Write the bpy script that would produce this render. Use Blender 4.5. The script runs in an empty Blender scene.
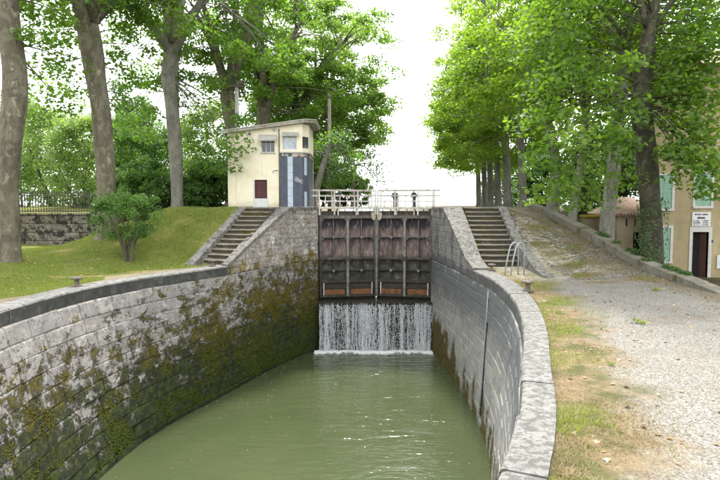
import bpy, math, random
import numpy as np
from mathutils import Vector, Matrix

R = math.radians
random.seed(7)
rng = np.random.default_rng(7)
scene = bpy.context.scene
col = scene.collection

# ------------------------------------------------------------------ camera, sky, sun, exposure
cam_data = bpy.data.cameras.new('camera')
cam = bpy.data.objects.new('camera', cam_data)
col.objects.link(cam)
cam_data.sensor_width = 36.0
cam_data.lens = 28.0
cam_data.clip_end = 3000
cam.location = (0, 0, 2.3)
cam.rotation_euler = (R(90 - 3.576), 0, 0)
scene.camera = cam

SUN_EL, SUN_AZ = 60.0, 8.0       # azimuth clockwise from +Y (ahead of the camera)
world = bpy.data.worlds.new('World')
scene.world = world
world.use_nodes = True
wt = world.node_tree
bg = wt.nodes['Background']
sky = wt.nodes.new('ShaderNodeTexSky')
sky.sky_type = 'NISHITA'
sky.sun_disc = False
sky.sun_elevation = R(SUN_EL)
sky.sun_rotation = R(SUN_AZ)
sky.air_density = 1.0
sky.dust_density = 4.0
hs = wt.nodes.new('ShaderNodeHueSaturation')
hs.inputs['Saturation'].default_value = 0.25
wt.links.new(sky.outputs[0], hs.inputs['Color'])
mx = wt.nodes.new('ShaderNodeMix')
mx.data_type = 'RGBA'
mx.inputs[0].default_value = 0.8   # a thick, even, bright cloud layer
wt.links.new(hs.outputs[0], mx.inputs[6])
mx.inputs[7].default_value = (7.6, 7.8, 8.0, 1)
wt.links.new(mx.outputs[2], bg.inputs[0])
bg.inputs[1].default_value = 0.12

sun_data = bpy.data.lights.new('sun', 'SUN')
sun_data.energy = 2.0
sun_data.angle = R(9)
sun_data.color = (1.0, 0.97, 0.93)
sun = bpy.data.objects.new('sun', sun_data)
col.objects.link(sun)
sd = Vector((math.sin(R(SUN_AZ)) * math.cos(R(SUN_EL)), math.cos(R(SUN_AZ)) * math.cos(R(SUN_EL)), math.sin(R(SUN_EL))))
sun.rotation_euler = sd.to_track_quat('Z', 'Y').to_euler()

vs = scene.view_settings
vs.view_transform = 'Standard'
vs.look = 'None'
vs.gamma = 1
vs.use_curve_mapping = False
vs.exposure = 2.1
scene.cycles.max_bounces = 8
scene.cycles.diffuse_bounces = 5
scene.cycles.glossy_bounces = 3
scene.cycles.transmission_bounces = 5
scene.cycles.transparent_max_bounces = 6
scene.cycles.use_denoising = True

# ------------------------------------------------------------------ helpers
def tag(o, label=None, cat=None, group=None, kind=None):
    if label: o['label'] = label
    if cat: o['category'] = cat
    if group: o['group'] = group
    if kind: o['kind'] = kind
    return o

def empty(name, loc, label=None, cat=None, group=None):
    o = bpy.data.objects.new(name, None)
    o.location = loc
    o.empty_display_size = 0.3
    col.objects.link(o)
    return tag(o, label, cat, group)

def link(o, parent=None):
    col.objects.link(o)
    if parent is not None:
        o.parent = parent
        p = parent
        off = Vector((0, 0, 0))
        while p is not None:
            if p.type == 'EMPTY': off += p.location
            p = p.parent
        if parent.type == 'EMPTY':
            o.matrix_parent_inverse = Matrix.Translation(-off)
        # a mesh parent already carries the shift in its own inverse matrix
    return o

def mesh_obj(name, verts, faces, mat, parent=None, smooth=False):
    me = bpy.data.meshes.new(name)
    me.from_pydata([tuple(v) for v in verts], [], faces)
    if mat: me.materials.append(mat)
    if smooth: me.polygons.foreach_set('use_smooth', [True] * len(me.polygons))
    me.update()
    o = bpy.data.objects.new(name, me)
    return link(o, parent)

class MB:
    def __init__(s):
        s.v = []; s.f = []; s.M = None
    def add(s, vs, fs):
        b = len(s.v)
        if s.M is not None: vs = [s.M @ Vector(v) for v in vs]
        s.v += [tuple(v) for v in vs]
        s.f += [tuple(i + b for i in f) for f in fs]
        return s
    def box(s, x0, x1, y0, y1, z0, z1, bev=0.0):
        if bev <= 0:
            return s.add([(x0,y0,z0),(x1,y0,z0),(x1,y1,z0),(x0,y1,z0),(x0,y0,z1),(x1,y0,z1),(x1,y1,z1),(x0,y1,z1)],
              [(0,3,2,1),(4,5,6,7),(0,1,5,4),(1,2,6,5),(2,3,7,6),(3,0,4,7)])
        b = bev
        vs = []
        for (z, i) in ((z0,b),(z0+b,0),(z1-b,0),(z1,b)):
            vs += [(x0+i,y0+i,z),(x1-i,y0+i,z),(x1-i,y1-i,z),(x0+i,y1-i,z)]
        fs = [(3,2,1,0),(12,13,14,15)]
        for k in range(3):
            for j in range(4):
                a = k*4+j; c = k*4+(j+1)%4
                fs.append((a,c,c+4,a+4))
        return s.add(vs, fs)
    def prism(s, poly, z0, z1):
        n = len(poly)
        vs = [(x,y,z0) for x,y in poly] + [(x,y,z1) for x,y in poly]
        fs = [tuple(range(n-1,-1,-1)), tuple(range(n,2*n))]
        for i in range(n): fs.append((i,(i+1)%n,n+(i+1)%n,n+i))
        return s.add(vs, fs)
    def hexa(s, a, b):      # two quads (4 points each) joined
        vs = list(a) + list(b)
        fs = [(3,2,1,0),(4,5,6,7)] + [(i,(i+1)%4,4+(i+1)%4,4+i) for i in range(4)]
        return s.add(vs, fs)
    def tube(s, pts, rad, n=8, cap=True):
        pts = [Vector(p) for p in pts]
        if not hasattr(rad, '__len__'): rad = [rad]*len(pts)
        vs = []; fs = []
        ref = Vector((0.31,0.95,0.02))
        for i, p in enumerate(pts):
            t = (pts[min(i+1,len(pts)-1)] - pts[max(i-1,0)]).normalized()
            a = t.cross(ref)
            if a.length < 1e-3: a = t.cross(Vector((1,0,0)))
            a.normalize(); b = t.cross(a)
            for k in range(n):
                an = 2*math.pi*k/n
                vs.append(p + (a*math.cos(an) + b*math.sin(an))*rad[i])
        for i in range(len(pts)-1):
            for k in range(n):
                fs.append((i*n+k, i*n+(k+1)%n, (i+1)*n+(k+1)%n, (i+1)*n+k))
        if cap:
            fs.append(tuple(range(n-1,-1,-1))); fs.append(tuple((len(pts)-1)*n+k for k in range(n)))
        return s.add(vs, fs)
    def lathe(s, prof, n=14, c=(0,0,0)):
        vs = []; fs = []
        for (r, z) in prof:
            for k in range(n):
                an = 2*math.pi*k/n
                vs.append((c[0]+r*math.cos(an), c[1]+r*math.sin(an), c[2]+z))
        for i in range(len(prof)-1):
            for k in range(n):
                fs.append((i*n+k, i*n+(k+1)%n, (i+1)*n+(k+1)%n, (i+1)*n+k))
        fs.append(tuple(range(n-1,-1,-1))); fs.append(tuple((len(prof)-1)*n+k for k in range(n)))
        return s.add(vs, fs)
    def build(s, name, mat, parent=None, smooth=False):
        return mesh_obj(name, s.v, s.f, mat, parent, smooth)

def np_mesh(name, V, F, mat, parent=None, tint=None, smooth=False):
    """V (n,3), F (m,k) arrays"""
    me = bpy.data.meshes.new(name)
    m, k = F.shape
    me.vertices.add(len(V)); me.vertices.foreach_set('co', V.astype(np.float32).ravel())
    me.loops.add(m*k); me.loops.foreach_set('vertex_index', F.astype(np.int32).ravel())
    me.polygons.add(m)
    me.polygons.foreach_set('loop_start', np.arange(0, m*k, k, dtype=np.int32))
    me.polygons.foreach_set('loop_total', np.full(m, k, dtype=np.int32))
    if smooth: me.polygons.foreach_set('use_smooth', np.ones(m, dtype=bool))
    if tint is not None:
        a = me.attributes.new('tint', 'FLOAT', 'POINT'); a.data.foreach_set('value', tint.astype(np.float32))
    me.materials.append(mat)
    me.update(calc_edges=True); me.validate()
    o = bpy.data.objects.new(name, me)
    return link(o, parent)

def sstep(x, a, b):
    t = np.clip((np.asarray(x, float) - a) / (b - a), 0, 1)
    return t*t*(3-2*t)

# ------------------------------------------------------------------ materials
class G:
    def __init__(s, name, rough=0.8, spec=0.3):
        s.m = bpy.data.materials.new(name); s.m.use_nodes = True
        s.t = s.m.node_tree; s.b = s.t.nodes['Principled BSDF']
        s.b.inputs['Roughness'].default_value = rough
        s.b.inputs['Specular IOR Level'].default_value = spec
        s.geo = s.t.nodes.new('ShaderNodeNewGeometry')
        s.pos = s.geo.outputs['Position']
    def set(s, sock, v):
        if isinstance(v, bpy.types.NodeSocket): s.t.links.new(v, sock)
        elif isinstance(v, (tuple, list)) and len(v) == 3 and sock.type == 'RGBA': sock.default_value = (*v, 1)
        else: sock.default_value = v
    def scaled(s, vec, sc):
        n = s.t.nodes.new('ShaderNodeVectorMath'); n.operation = 'MULTIPLY'
        s.set(n.inputs[0], vec); n.inputs[1].default_value = sc
        return n.outputs[0]
    def noise(s, scale, detail=4, rough=0.55, vec=None, stretch=None, dist=0.0, out=0):
        n = s.t.nodes.new('ShaderNodeTexNoise')
        v = vec if vec is not None else s.pos
        if stretch: v = s.scaled(v, stretch)
        s.set(n.inputs['Vector'], v)
        n.inputs['Scale'].default_value = scale; n.inputs['Detail'].default_value = detail
        n.inputs['Roughness'].default_value = rough; n.inputs['Distortion'].default_value = dist
        return n.outputs[out]
    def voro(s, scale, feat='F1', vec=None, out='Distance', stretch=None, rnd=1.0):
        n = s.t.nodes.new('ShaderNodeTexVoronoi'); n.feature = feat
        v = vec if vec is not None else s.pos
        if stretch: v = s.scaled(v, stretch)
        s.set(n.inputs['Vector'], v)
        n.inputs['Scale'].default_value = scale; n.inputs['Randomness'].default_value = rnd
        return n.outputs[out]
    def math(s, op, a, b=0.0, clamp=False):
        n = s.t.nodes.new('ShaderNodeMath'); n.operation = op; n.use_clamp = clamp
        s.set(n.inputs[0], a); s.set(n.inputs[1], b)
        return n.outputs[0]
    def rng(s, v, a, b, c=0.0, d=1.0):
        n = s.t.nodes.new('ShaderNodeMapRange'); n.interpolation_type = 'SMOOTHSTEP'
        s.set(n.inputs[0], v)
        for i, q in enumerate((a, b, c, d)): n.inputs[i+1].default_value = q
        return n.outputs[0]
    def mix(s, f, a, b, mode='MIX'):
        n = s.t.nodes.new('ShaderNodeMix'); n.data_type = 'RGBA'; n.blend_type = mode
        s.set(n.inputs[0], f); s.set(n.inputs[6], a); s.set(n.inputs[7], b)
        return n.outputs[2]
    def ramp(s, f, stops):
        n = s.t.nodes.new('ShaderNodeValToRGB'); e = n.color_ramp.elements
        while len(e) < len(stops): e.new(0.5)
        for q, (p, c) in zip(e, stops): q.position = p; q.color = (*c, 1)
        s.set(n.inputs[0], f)
        return n.outputs[0]
    def xyz(s, i, vec=None):
        n = s.t.nodes.new('ShaderNodeSeparateXYZ'); s.set(n.inputs[0], vec or s.pos); return n.outputs[i]
    def attr(s, name):
        n = s.t.nodes.new('ShaderNodeAttribute'); n.attribute_name = name; return n.outputs['Fac']
    def rand(s):
        n = s.t.nodes.new('ShaderNodeObjectInfo'); return n.outputs['Random']
    def color(s, c, k=0.76):
        if k != 1.0: c = s.mix(1.0, c, (k, k, k), 'MULTIPLY')
        s.set(s.b.inputs['Base Color'], c); return s
    def rough(s, c): s.set(s.b.inputs['Roughness'], c); return s
    def bump(s, h, strength=0.4, dist=0.02):
        n = s.t.nodes.new('ShaderNodeBump'); n.inputs['Strength'].default_value = strength
        n.inputs['Distance'].default_value = dist; s.set(n.inputs['Height'], h)
        s.t.links.new(n.outputs[0], s.b.inputs['Normal']); return s

def m_plain(name, c, var=0.25, rough=0.7, scale=3.0, spec=0.3, bump=0.15, dirt=None):
    g = G(name, rough, spec)
    n = g.noise(scale, 6, 0.65)
    lo = tuple(x*(1-var) for x in c); hi = tuple(min(1, x*(1+var)) for x in c)
    k = g.ramp(n, [(0.3, lo), (0.7, hi)])
    if dirt:
        k = g.mix(g.rng(g.noise(scale*0.6, 7, 0.7, stretch=(1,1,0.35)), 0.52, 0.7), k, dirt)
    g.color(k)
    g.bump(g.noise(scale*14, 4, 0.6), bump, 0.01)
    return g.m

def m_wall_left():
    g = G('left_wall_stone', 0.88, 0.22)
    z = g.xyz(2); y = g.xyz(1)
    base = g.ramp(g.noise(3.2, 10, 0.78), [(0.28, (0.085,0.078,0.07)), (0.45, (0.22,0.207,0.188)), (0.56, (0.33,0.312,0.285)), (0.74, (0.50,0.478,0.435))])
    base = g.mix(g.rng(g.rand(), 0, 1, 0.0, 0.45), base, (0.20,0.185,0.175))
    base = g.mix(g.rng(g.noise(0.6, 6, 0.65), 0.42, 0.62, 0, 0.3), base, (0.26,0.235,0.225))
    base = g.mix(g.rng(g.noise(1.9, 10, 0.8, dist=0.6), 0.56, 0.64, 0, 0.6), base, (0.50,0.485,0.44))
    base = g.mix(g.rng(g.noise(7.0, 8, 0.75, stretch=(1,1,1.4)), 0.55, 0.63, 0, 0.85), base, (0.055,0.05,0.042))
    base = g.mix(g.rng(g.noise(1.2, 8, 0.75, dist=0.8), 0.60, 0.66, 0, 0.5), base, (0.24,0.15,0.07))
    # moss: thick low down and towards the gate, in scattered cushions higher up
    low = g.math('MULTIPLY', z, -0.085)
    far = g.rng(y, 14, 26, 0.0, 0.11)
    wet = g.math('ADD', low, far)
    wet = g.math('ADD', wet, g.math('MULTIPLY', g.noise(0.45, 3, 0.5), 0.34))
    mn = g.math('ADD', g.math('MULTIPLY', g.noise(1.9, 10, 0.76, dist=0.3, stretch=(1,1,1.3)), 1.25), wet)
    mm = g.math('ADD', mn, g.math('MULTIPLY', g.noise(15, 6, 0.75), 0.30))
    mask = g.rng(mm, 1.10, 1.20)
    mossc = g.ramp(g.noise(5.0, 9, 0.8), [(0.30, (0.014,0.012,0.003)), (0.45, (0.07,0.056,0.006)), (0.57, (0.175,0.142,0.012)), (0.73, (0.30,0.25,0.024))])
    deep = g.ramp(g.noise(5.0, 9, 0.8), [(0.32, (0.003,0.005,0.002)), (0.47, (0.016,0.025,0.003)), (0.58, (0.055,0.075,0.007)), (0.74, (0.15,0.165,0.016))])
    dk = g.rng(g.math('ADD', g.math('MULTIPLY', z, -0.24), g.math('MULTIPLY', g.noise(1.6, 9, 0.74), 1.2)), 0.98, 1.32)
    mossc = g.mix(dk, mossc, deep)
    slime = g.rng(g.math('ADD', z, g.math('MULTIPLY', g.noise(1.5, 6, 0.7), 0.9)), -4.45, -4.1, 0.9, 0)
    c = g.mix(g.math('MULTIPLY', mask, 0.94), base, mossc)
    c = g.mix(slime, c, (0.014,0.016,0.008))
    g.color(c, 0.98)
    h = g.math('ADD', g.math('MULTIPLY', g.noise(9, 10, 0.8), 0.9), g.math('MULTIPLY', mask, 0.9))
    h = g.math('ADD', h, g.math('MULTIPLY', g.math('MULTIPLY', g.noise(38, 4, 0.75), mask), 1.6))
    g.bump(h, 1.0, 0.045)
    return g.m

def m_wall_right():
    g = G('right_wall_stone', 0.8, 0.3)
    z = g.xyz(2); y = g.xyz(1)
    base = g.ramp(g.noise(3.2, 10, 0.76), [(0.27, (0.14,0.137,0.125)), (0.48, (0.28,0.272,0.245)), (0.72, (0.46,0.445,0.40))])
    base = g.mix(g.rng(g.rand(), 0, 1, 0.0, 0.5), base, (0.24,0.235,0.225))
    # dark blue-grey band left by the waterline of a full chamber
    bn = g.math('ADD', z, g.math('MULTIPLY', g.noise(0.9, 6, 0.6), 1.5))
    band = g.math('MULTIPLY', g.rng(bn, 0.35, 0.55, 1, 0), g.rng(bn, -1.9, -0.3, 0, 1))
    base = g.mix(g.math('MULTIPLY', band, 0.80), base, (0.075,0.080,0.088))
    # vertical run-off streaks
    st = g.rng(g.noise(1.6, 6, 0.65, stretch=(2.2,2.2,0.18)), 0.56, 0.68)
    base = g.mix(g.math('MULTIPLY', st, 0.55), base, (0.10,0.095,0.085))
    wh = g.rng(g.noise(2.0, 7, 0.7, stretch=(1.5,1.5,0.4)), 0.60, 0.70)
    base = g.mix(g.math('MULTIPLY', wh, 0.45), base, (0.52,0.50,0.46))
    # moss
    a = g.math('ADD', g.math('MULTIPLY', g.rng(z, -4.9, -2.6, 1, 0), 0.24), g.math('MULTIPLY', g.rng(y, 20, 26.5), 0.20))
    a = g.math('MULTIPLY', a, g.rng(z, -2.2, -3.6, 0.25, 1.0))
    mm = g.math('ADD', g.math('ADD', g.noise(1.0, 9, 0.7, stretch=(1.3,1.3,0.7), dist=0.3), a), g.math('MULTIPLY', g.noise(10, 4, 0.7), 0.12))
    mask = g.rng(mm, 0.73, 0.81)
    mossc = g.ramp(g.noise(4.5, 9, 0.78), [(0.3, (0.025,0.022,0.006)), (0.55, (0.085,0.066,0.012)), (0.75, (0.17,0.13,0.024))])
    g.color(g.mix(mask, base, mossc), 0.88)
    g.bump(g.math('ADD', g.noise(16, 8, 0.75), g.math('MULTIPLY', mask, 0.6)), 0.6, 0.02)
    return g.m

def m_stone(name, lo, mid, hi, dark=(0.07,0.065,0.055), darkamt=0.7, lich=(0.55,0.54,0.5), lichamt=0.6, moss=0.0, bump=0.6, sc=2.0, thr=0.58):
    g = G(name, 0.88, 0.25)
    base = g.ramp(g.noise(sc, 8, 0.7), [(0.25, lo), (0.5, mid), (0.75, hi)])
    base = g.mix(g.rng(g.rand(), 0, 1, 0, 0.4), base, mid)
    base = g.mix(g.rng(g.noise(sc*2.6, 7, 0.72), thr, thr+0.09, 0, darkamt), base, dark)
    base = g.mix(g.rng(g.noise(sc*1.9+0.7, 8, 0.75, dist=0.5), 0.58, 0.66, 0, lichamt), base, lich)
    if moss > 0:
        base = g.mix(g.rng(g.noise(1.3, 8, 0.7, dist=0.4), 0.66-moss, 0.74-moss, 0, 0.9), base,
                     g.ramp(g.noise(4, 6, 0.7), [(0.3, (0.035,0.035,0.008)), (0.7, (0.13,0.115,0.02))]))
    g.color(base)
    g.bump(g.noise(sc*8, 8, 0.75), bump, 0.02)
    return g.m

def m_leaf(name, dark, mid, light, trans=0.45, tcol=None):
    g = G(name, 0.5, 0.35)
    t = g.attr('tint')
    c = g.ramp(t, [(0.0, dark), (0.5, mid), (1.0, light)])
    g.color(c, 1.0)
    tr = g.t.nodes.new('ShaderNodeBsdfTranslucent')
    tc = g.mix(1.0, c, tcol or (2.5,2.6,0.9), 'MULTIPLY')
    g.set(tr.inputs['Color'], tc)
    ms = g.t.nodes.new('ShaderNodeMixShader'); ms.inputs[0].default_value = trans
    g.t.links.new(g.b.outputs[0], ms.inputs[1]); g.t.links.new(tr.outputs[0], ms.inputs[2])
    g.t.links.new(ms.outputs[0], g.t.nodes['Material Output'].inputs['Surface'])
    return g.m

def m_bark(name, lo, mid, hi, flake=0.5, k=1.0):
    g = G(name, 0.85, 0.2)
    n = g.noise(2.2, 7, 0.65, stretch=(1,1,0.45))
    c = g.ramp(n, [(0.28, lo), (0.5, mid), (0.72, hi)])
    v = g.rng(g.noise(4.0, 7, 0.7, stretch=(1,1,0.6), dist=0.8), 0.55, 0.60, 0, flake)
    c = g.mix(v, c, (0.36,0.34,0.24))
    c = g.mix(g.rng(g.noise(7.5, 5, 0.6), 0.60, 0.66, 0, 0.6), c, (0.055,0.05,0.035))
    c = g.mix(g.rng(g.noise(0.9, 5, 0.6), 0.5, 0.7, 0, 0.35), c, (0.11,0.12,0.05))
    wv = g.t.nodes.new('ShaderNodeVectorMath'); wv.operation = 'ADD'
    g.set(wv.inputs[0], g.pos); g.set(wv.inputs[1], g.scaled(g.noise(3.5, 4, 0.6, out=1), (0.3,0.3,0.3)))
    vc = g.voro(5.5, vec=wv.outputs[0], out='Color', stretch=(1.2,1.2,0.7)); bw_ = g.t.nodes.new('ShaderNodeRGBToBW'); g.set(bw_.inputs[0], vc)
    c = g.mix(g.rng(bw_.outputs[0], 0.55, 0.62, 0, 0.22*flake/0.5), c, (0.25,0.23,0.165))
    c = g.mix(g.rng(bw_.outputs[0], 0.40, 0.32, 0, 0.28), c, (0.07,0.062,0.042))
    g.color(c, k)
    g.bump(g.math('ADD', g.math('ADD', g.noise(7, 9, 0.78, stretch=(1,1,0.35)), g.math('MULTIPLY', bw_.outputs[0], 0.5)), g.math('MULTIPLY', v, -0.6)), 1.0, 0.06)
    return g.m

def m_lawn():
    g = G('lawn_turf', 0.95, 0.1)
    d = g.attr('tint')        # metres from the coping
    gr = g.ramp(g.noise(0.9, 7, 0.65), [(0.3, (0.07,0.09,0.018)), (0.5, (0.12,0.135,0.03)), (0.7, (0.20,0.18,0.055))])
    gr = g.mix(g.rng(g.noise(0.45, 6, 0.65), 0.52, 0.66, 0, 0.7), gr, (0.27,0.215,0.095))
    soil = g.ramp(g.noise(3, 6), [(0.3, (0.17,0.13,0.085)), (0.7, (0.30,0.25,0.18))])
    e = g.math('ADD', d, g.math('MULTIPLY', g.noise(0.8, 6, 0.6), -1.5))
    c = g.mix(g.rng(e, -0.45, 0.25, 0.85, 0), gr, soil)
    g.color(c, 0.95); g.bump(g.noise(30, 5, 0.7), 0.8, 0.04)
    return g.m

def m_gravel():
    g = G('gravel_ground', 0.95, 0.15)
    d = g.attr('tint'); x = g.xyz(0); y = g.xyz(1)
    fine = g.voro(52, out='Color')
    gs = g.t.nodes.new('ShaderNodeRGBToBW'); g.set(gs.inputs[0], fine)
    gv = g.ramp(gs.outputs[0], [(0.1, (0.145,0.132,0.11)), (0.5, (0.275,0.258,0.222)), (0.9, (0.42,0.402,0.36))])
    gv = g.mix(g.rng(g.noise(1.1, 6, 0.65), 0.45, 0.68, 0, 0.5), gv, (0.21,0.175,0.135))
    dry = g.ramp(g.noise(5, 7, 0.7), [(0.3, (0.14,0.10,0.05)), (0.55, (0.27,0.20,0.115)), (0.75, (0.38,0.31,0.20))])
    green = g.ramp(g.noise(6, 6, 0.7), [(0.3, (0.04,0.06,0.014)), (0.7, (0.10,0.12,0.03))])
    dry = g.mix(g.rng(g.noise(0.7, 7, 0.65), 0.50, 0.60, 0, 0.75), dry, green)
    e = g.math('ADD', d, g.math('MULTIPLY', g.noise(0.9, 7, 0.68), -2.6))
    strip = g.rng(e, -0.75, 0.15, 1, 0)
    # the ramp: leaf litter, thin grass and stones
    rm = g.math('MULTIPLY', g.rng(g.math('ADD', y, g.math('MULTIPLY', g.noise(0.8, 6), 3)), 17.8, 20.0), 1.0)
    lit = g.ramp(g.noise(3.2, 8, 0.75), [(0.3, (0.18,0.15,0.10)), (0.46, (0.36,0.315,0.235)), (0.56, (0.50,0.455,0.37)), (0.72, (0.64,0.60,0.53))])
    lit = g.mix(g.rng(g.noise(1.0, 7, 0.7), 0.50, 0.60, 0, 0.6), lit, (0.20,0.21,0.06))
    # strip of litter along the low wall
    wl = g.rng(g.math('ADD', x, g.math('MULTIPLY', g.noise(1.0, 6), 1.6)), 8.7, 9.9)
    c = g.mix(strip, gv, dry)
    c = g.mix(rm, c, lit)
    c = g.mix(g.math('MULTIPLY', wl, 0.7), c, (0.19,0.15,0.085))
    c = g.mix(g.rng(x, 10.0, 10.6), c, g.ramp(g.noise(2, 6), [(0.3, (0.06,0.055,0.025)), (0.7, (0.14,0.12,0.06))]))
    g.color(c, 0.58)
    g.bump(g.math('ADD', g.voro(52), g.noise(30, 5, 0.7)), 0.55, 0.02)
    return g.m

def m_water():
    g = G('chamber_water', 0.08, 0.5)
    g.b.inputs['IOR'].default_value = 1.33
    y = g.xyz(1)
    c = g.ramp(g.noise(0.25, 5, 0.6), [(0.3, (0.052,0.066,0.028)), (0.7, (0.070,0.085,0.038))])
    g.color(c)
    a = g.noise(2.3, 4, 0.55, stretch=(0.4,1.3,1), dist=0.5)
    b = g.noise(8.0, 3, 0.5, stretch=(0.45,1.1,1), dist=0.3)
    near = g.rng(y, 15, 26.5, 0.75, 1.1)
    h = g.math('MULTIPLY', g.math('ADD', a, g.math('MULTIPLY', b, 0.28)), near)
    g.bump(h, 0.4, 0.17)
    return g.m

def m_gate_panel():
    g = G('gate_plate', 0.75, 0.3)
    z = g.xyz(2)
    v = g.noise(2.6, 7, 0.7, stretch=(2.6,2.6,0.5), dist=0.4)
    c = g.ramp(v, [(0.30, (0.07,0.052,0.05)), (0.46, (0.21,0.145,0.125)), (0.60, (0.36,0.27,0.235)), (0.75, (0.50,0.41,0.36))])
    # black grime, with the beams' shadow also put into the colour of the plate tops
    zz = g.math('ADD', z, g.math('MULTIPLY', g.noise(3.0, 8, 0.75, stretch=(2.4,2.4,0.35)), 1.5))
    g1 = g.rng(zz, 1.72, 2.02); g2 = g.math('MULTIPLY', g.rng(zz, 1.05, 1.45), g.rng(z, 0.68, 0.70, 1, 0))
    st = g.math('MAXIMUM', g1, g.math('MULTIPLY', g2, 0.7))
    c = g.mix(g.math('MULTIPLY', st, 0.92), c, (0.03,0.032,0.042))
    c = g.mix(g.math('MULTIPLY', g.rng(g.noise(4.2, 8, 0.75, stretch=(1.8,1.8,0.5)), 0.56, 0.64), 0.8), c, (0.58,0.53,0.48))
    al = g.rng(g.math('ADD', z, g.math('MULTIPLY', g.noise(2.0, 6), 1.2)), 0.15, 0.5, 0.85, 0)
    c = g.mix(al, c, g.ramp(g.noise(4, 6), [(0.35, (0.022,0.026,0.018)), (0.55, (0.075,0.085,0.05)), (0.72, (0.26,0.27,0.21))]))
    g.color(c, 0.56); g.bump(g.noise(14, 6, 0.7), 0.5, 0.015)
    return g.m

def m_gate_frame():
    g = G('gate_iron', 0.7, 0.4)
    z = g.xyz(2)
    c = g.ramp(g.noise(4.5, 7, 0.72), [(0.3, (0.10,0.085,0.07)), (0.5, (0.22,0.19,0.165)), (0.7, (0.36,0.33,0.28))])
    c = g.mix(g.math('MULTIPLY', g.rng(g.noise(6, 6, 0.7), 0.55, 0.64), 0.75), c, (0.11,0.055,0.03))
    al = g.rng(g.math('ADD', z, g.math('MULTIPLY', g.noise(2.6, 6), 1.3)), 0.1, 0.6, 0.85, 0)
    c = g.mix(al, c, g.ramp(g.noise(5, 6, 0.7), [(0.35, (0.018,0.020,0.010)), (0.55, (0.055,0.055,0.025)), (0.72, (0.16,0.155,0.11))]))
    g.color(c, 0.42); g.bump(g.noise(20, 5, 0.7), 0.35, 0.01)
    return g.m

M = {}
M['wallL'] = m_wall_left()
M['wallR'] = m_wall_right()
M['mortarL'] = m_stone('left_wall_mortar', (0.10,0.09,0.07), (0.17,0.155,0.13), (0.26,0.24,0.2), moss=0.12)
M['mortarR'] = m_stone('right_wall_mortar', (0.13,0.125,0.115), (0.19,0.185,0.17), (0.27,0.26,0.24))
M['copingL'] = m_stone('left_coping_stone', (0.13,0.127,0.117), (0.21,0.204,0.19), (0.29,0.282,0.262), darkamt=0.7, thr=0.5, lich=(0.36,0.35,0.33))
M['copingR'] = m_stone('right_coping_stone', (0.12,0.117,0.108), (0.20,0.195,0.18), (0.28,0.272,0.252), dark=(0.085,0.082,0.07), darkamt=0.8, lich=(0.33,0.32,0.295), lichamt=0.4, sc=3.4, thr=0.46)
def m_rubble(name, amt):
    g = G(name, 0.9, 0.2); z = g.xyz(2)
    c = g.ramp(g.noise(2.6, 10, 0.8), [(0.28, (0.11,0.10,0.095)), (0.44, (0.24,0.22,0.20)), (0.56, (0.36,0.335,0.30)), (0.72, (0.56,0.535,0.49))])
    c = g.mix(g.rng(g.rand(), 0, 1, 0.0, amt), c, (0.20,0.165,0.13))
    c = g.mix(g.rng(g.noise(1.1, 8, 0.7, dist=0.5), 0.52, 0.62, 0, 0.5), c, (0.36,0.27,0.15))
    c = g.mix(g.rng(g.noise(1.6, 8, 0.75, dist=0.7), 0.56, 0.64, 0, 0.75), c, (0.60,0.575,0.53))
    c = g.mix(g.rng(g.noise(2.2, 8, 0.72, stretch=(1.6,1.6,0.35)), 0.55, 0.64, 0, 0.7), c, (0.085,0.08,0.075))
    c = g.mix(g.rng(g.noise(8, 7, 0.75), 0.56, 0.63, 0, 0.8), c, (0.06,0.055,0.045))
    ms = g.rng(g.math('ADD', g.noise(1.4, 9, 0.75, dist=0.4), g.rng(z, 0.7, -0.3, 0, 0.12)), 0.60, 0.67)
    c = g.mix(g.math('MULTIPLY', ms, 0.9), c, g.ramp(g.noise(5, 7, 0.75), [(0.3, (0.05,0.04,0.008)), (0.6, (0.17,0.13,0.022))]))
    g.color(c, 0.95); g.bump(g.noise(11, 9, 0.78), 0.9, 0.03)
    return g.m
M['rubble'] = m_rubble('rubble_stone', 0.55); M['rubble_mortar'] = m_rubble('rubble_lime_mortar', 0.0)
def m_ashlar():
    g = G('weathered_ashlar', 0.88, 0.22); z = g.xyz(2)
    c = g.ramp(g.noise(2.8, 10, 0.78), [(0.28, (0.12,0.115,0.105)), (0.48, (0.23,0.22,0.20)), (0.72, (0.38,0.365,0.335))])
    c = g.mix(g.rng(g.rand(), 0, 1, 0.0, 0.45), c, (0.20,0.19,0.165))
    c = g.mix(g.rng(g.noise(1.5, 8, 0.72, stretch=(1.8,1.8,0.3)), 0.50, 0.60, 0, 0.8), c, (0.065,0.065,0.062))
    c = g.mix(g.rng(g.noise(2.4, 8, 0.75, stretch=(1.6,1.6,0.5)), 0.57, 0.64, 0, 0.6), c, (0.48,0.47,0.44))
    c = g.mix(g.rng(g.math('ADD', z, g.math('MULTIPLY', g.noise(1.4, 6, 0.7), 0.7)), 0.15, 0.4, 0.75, 0), c, (0.075,0.08,0.085))
    g.color(c); g.bump(g.noise(13, 9, 0.78), 0.7, 0.02)
    return g.m
M['ashlar'] = m_ashlar()
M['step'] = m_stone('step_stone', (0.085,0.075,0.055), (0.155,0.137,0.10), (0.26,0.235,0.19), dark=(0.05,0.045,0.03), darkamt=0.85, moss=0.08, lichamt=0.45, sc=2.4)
M['step_shade'] = m_stone('shaded_riser_stone', (0.035,0.032,0.023), (0.075,0.066,0.048), (0.13,0.115,0.085), moss=0.14, lichamt=0.3, sc=3)  # darker copy of the step stone; shade on the risers is in the colour
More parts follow.
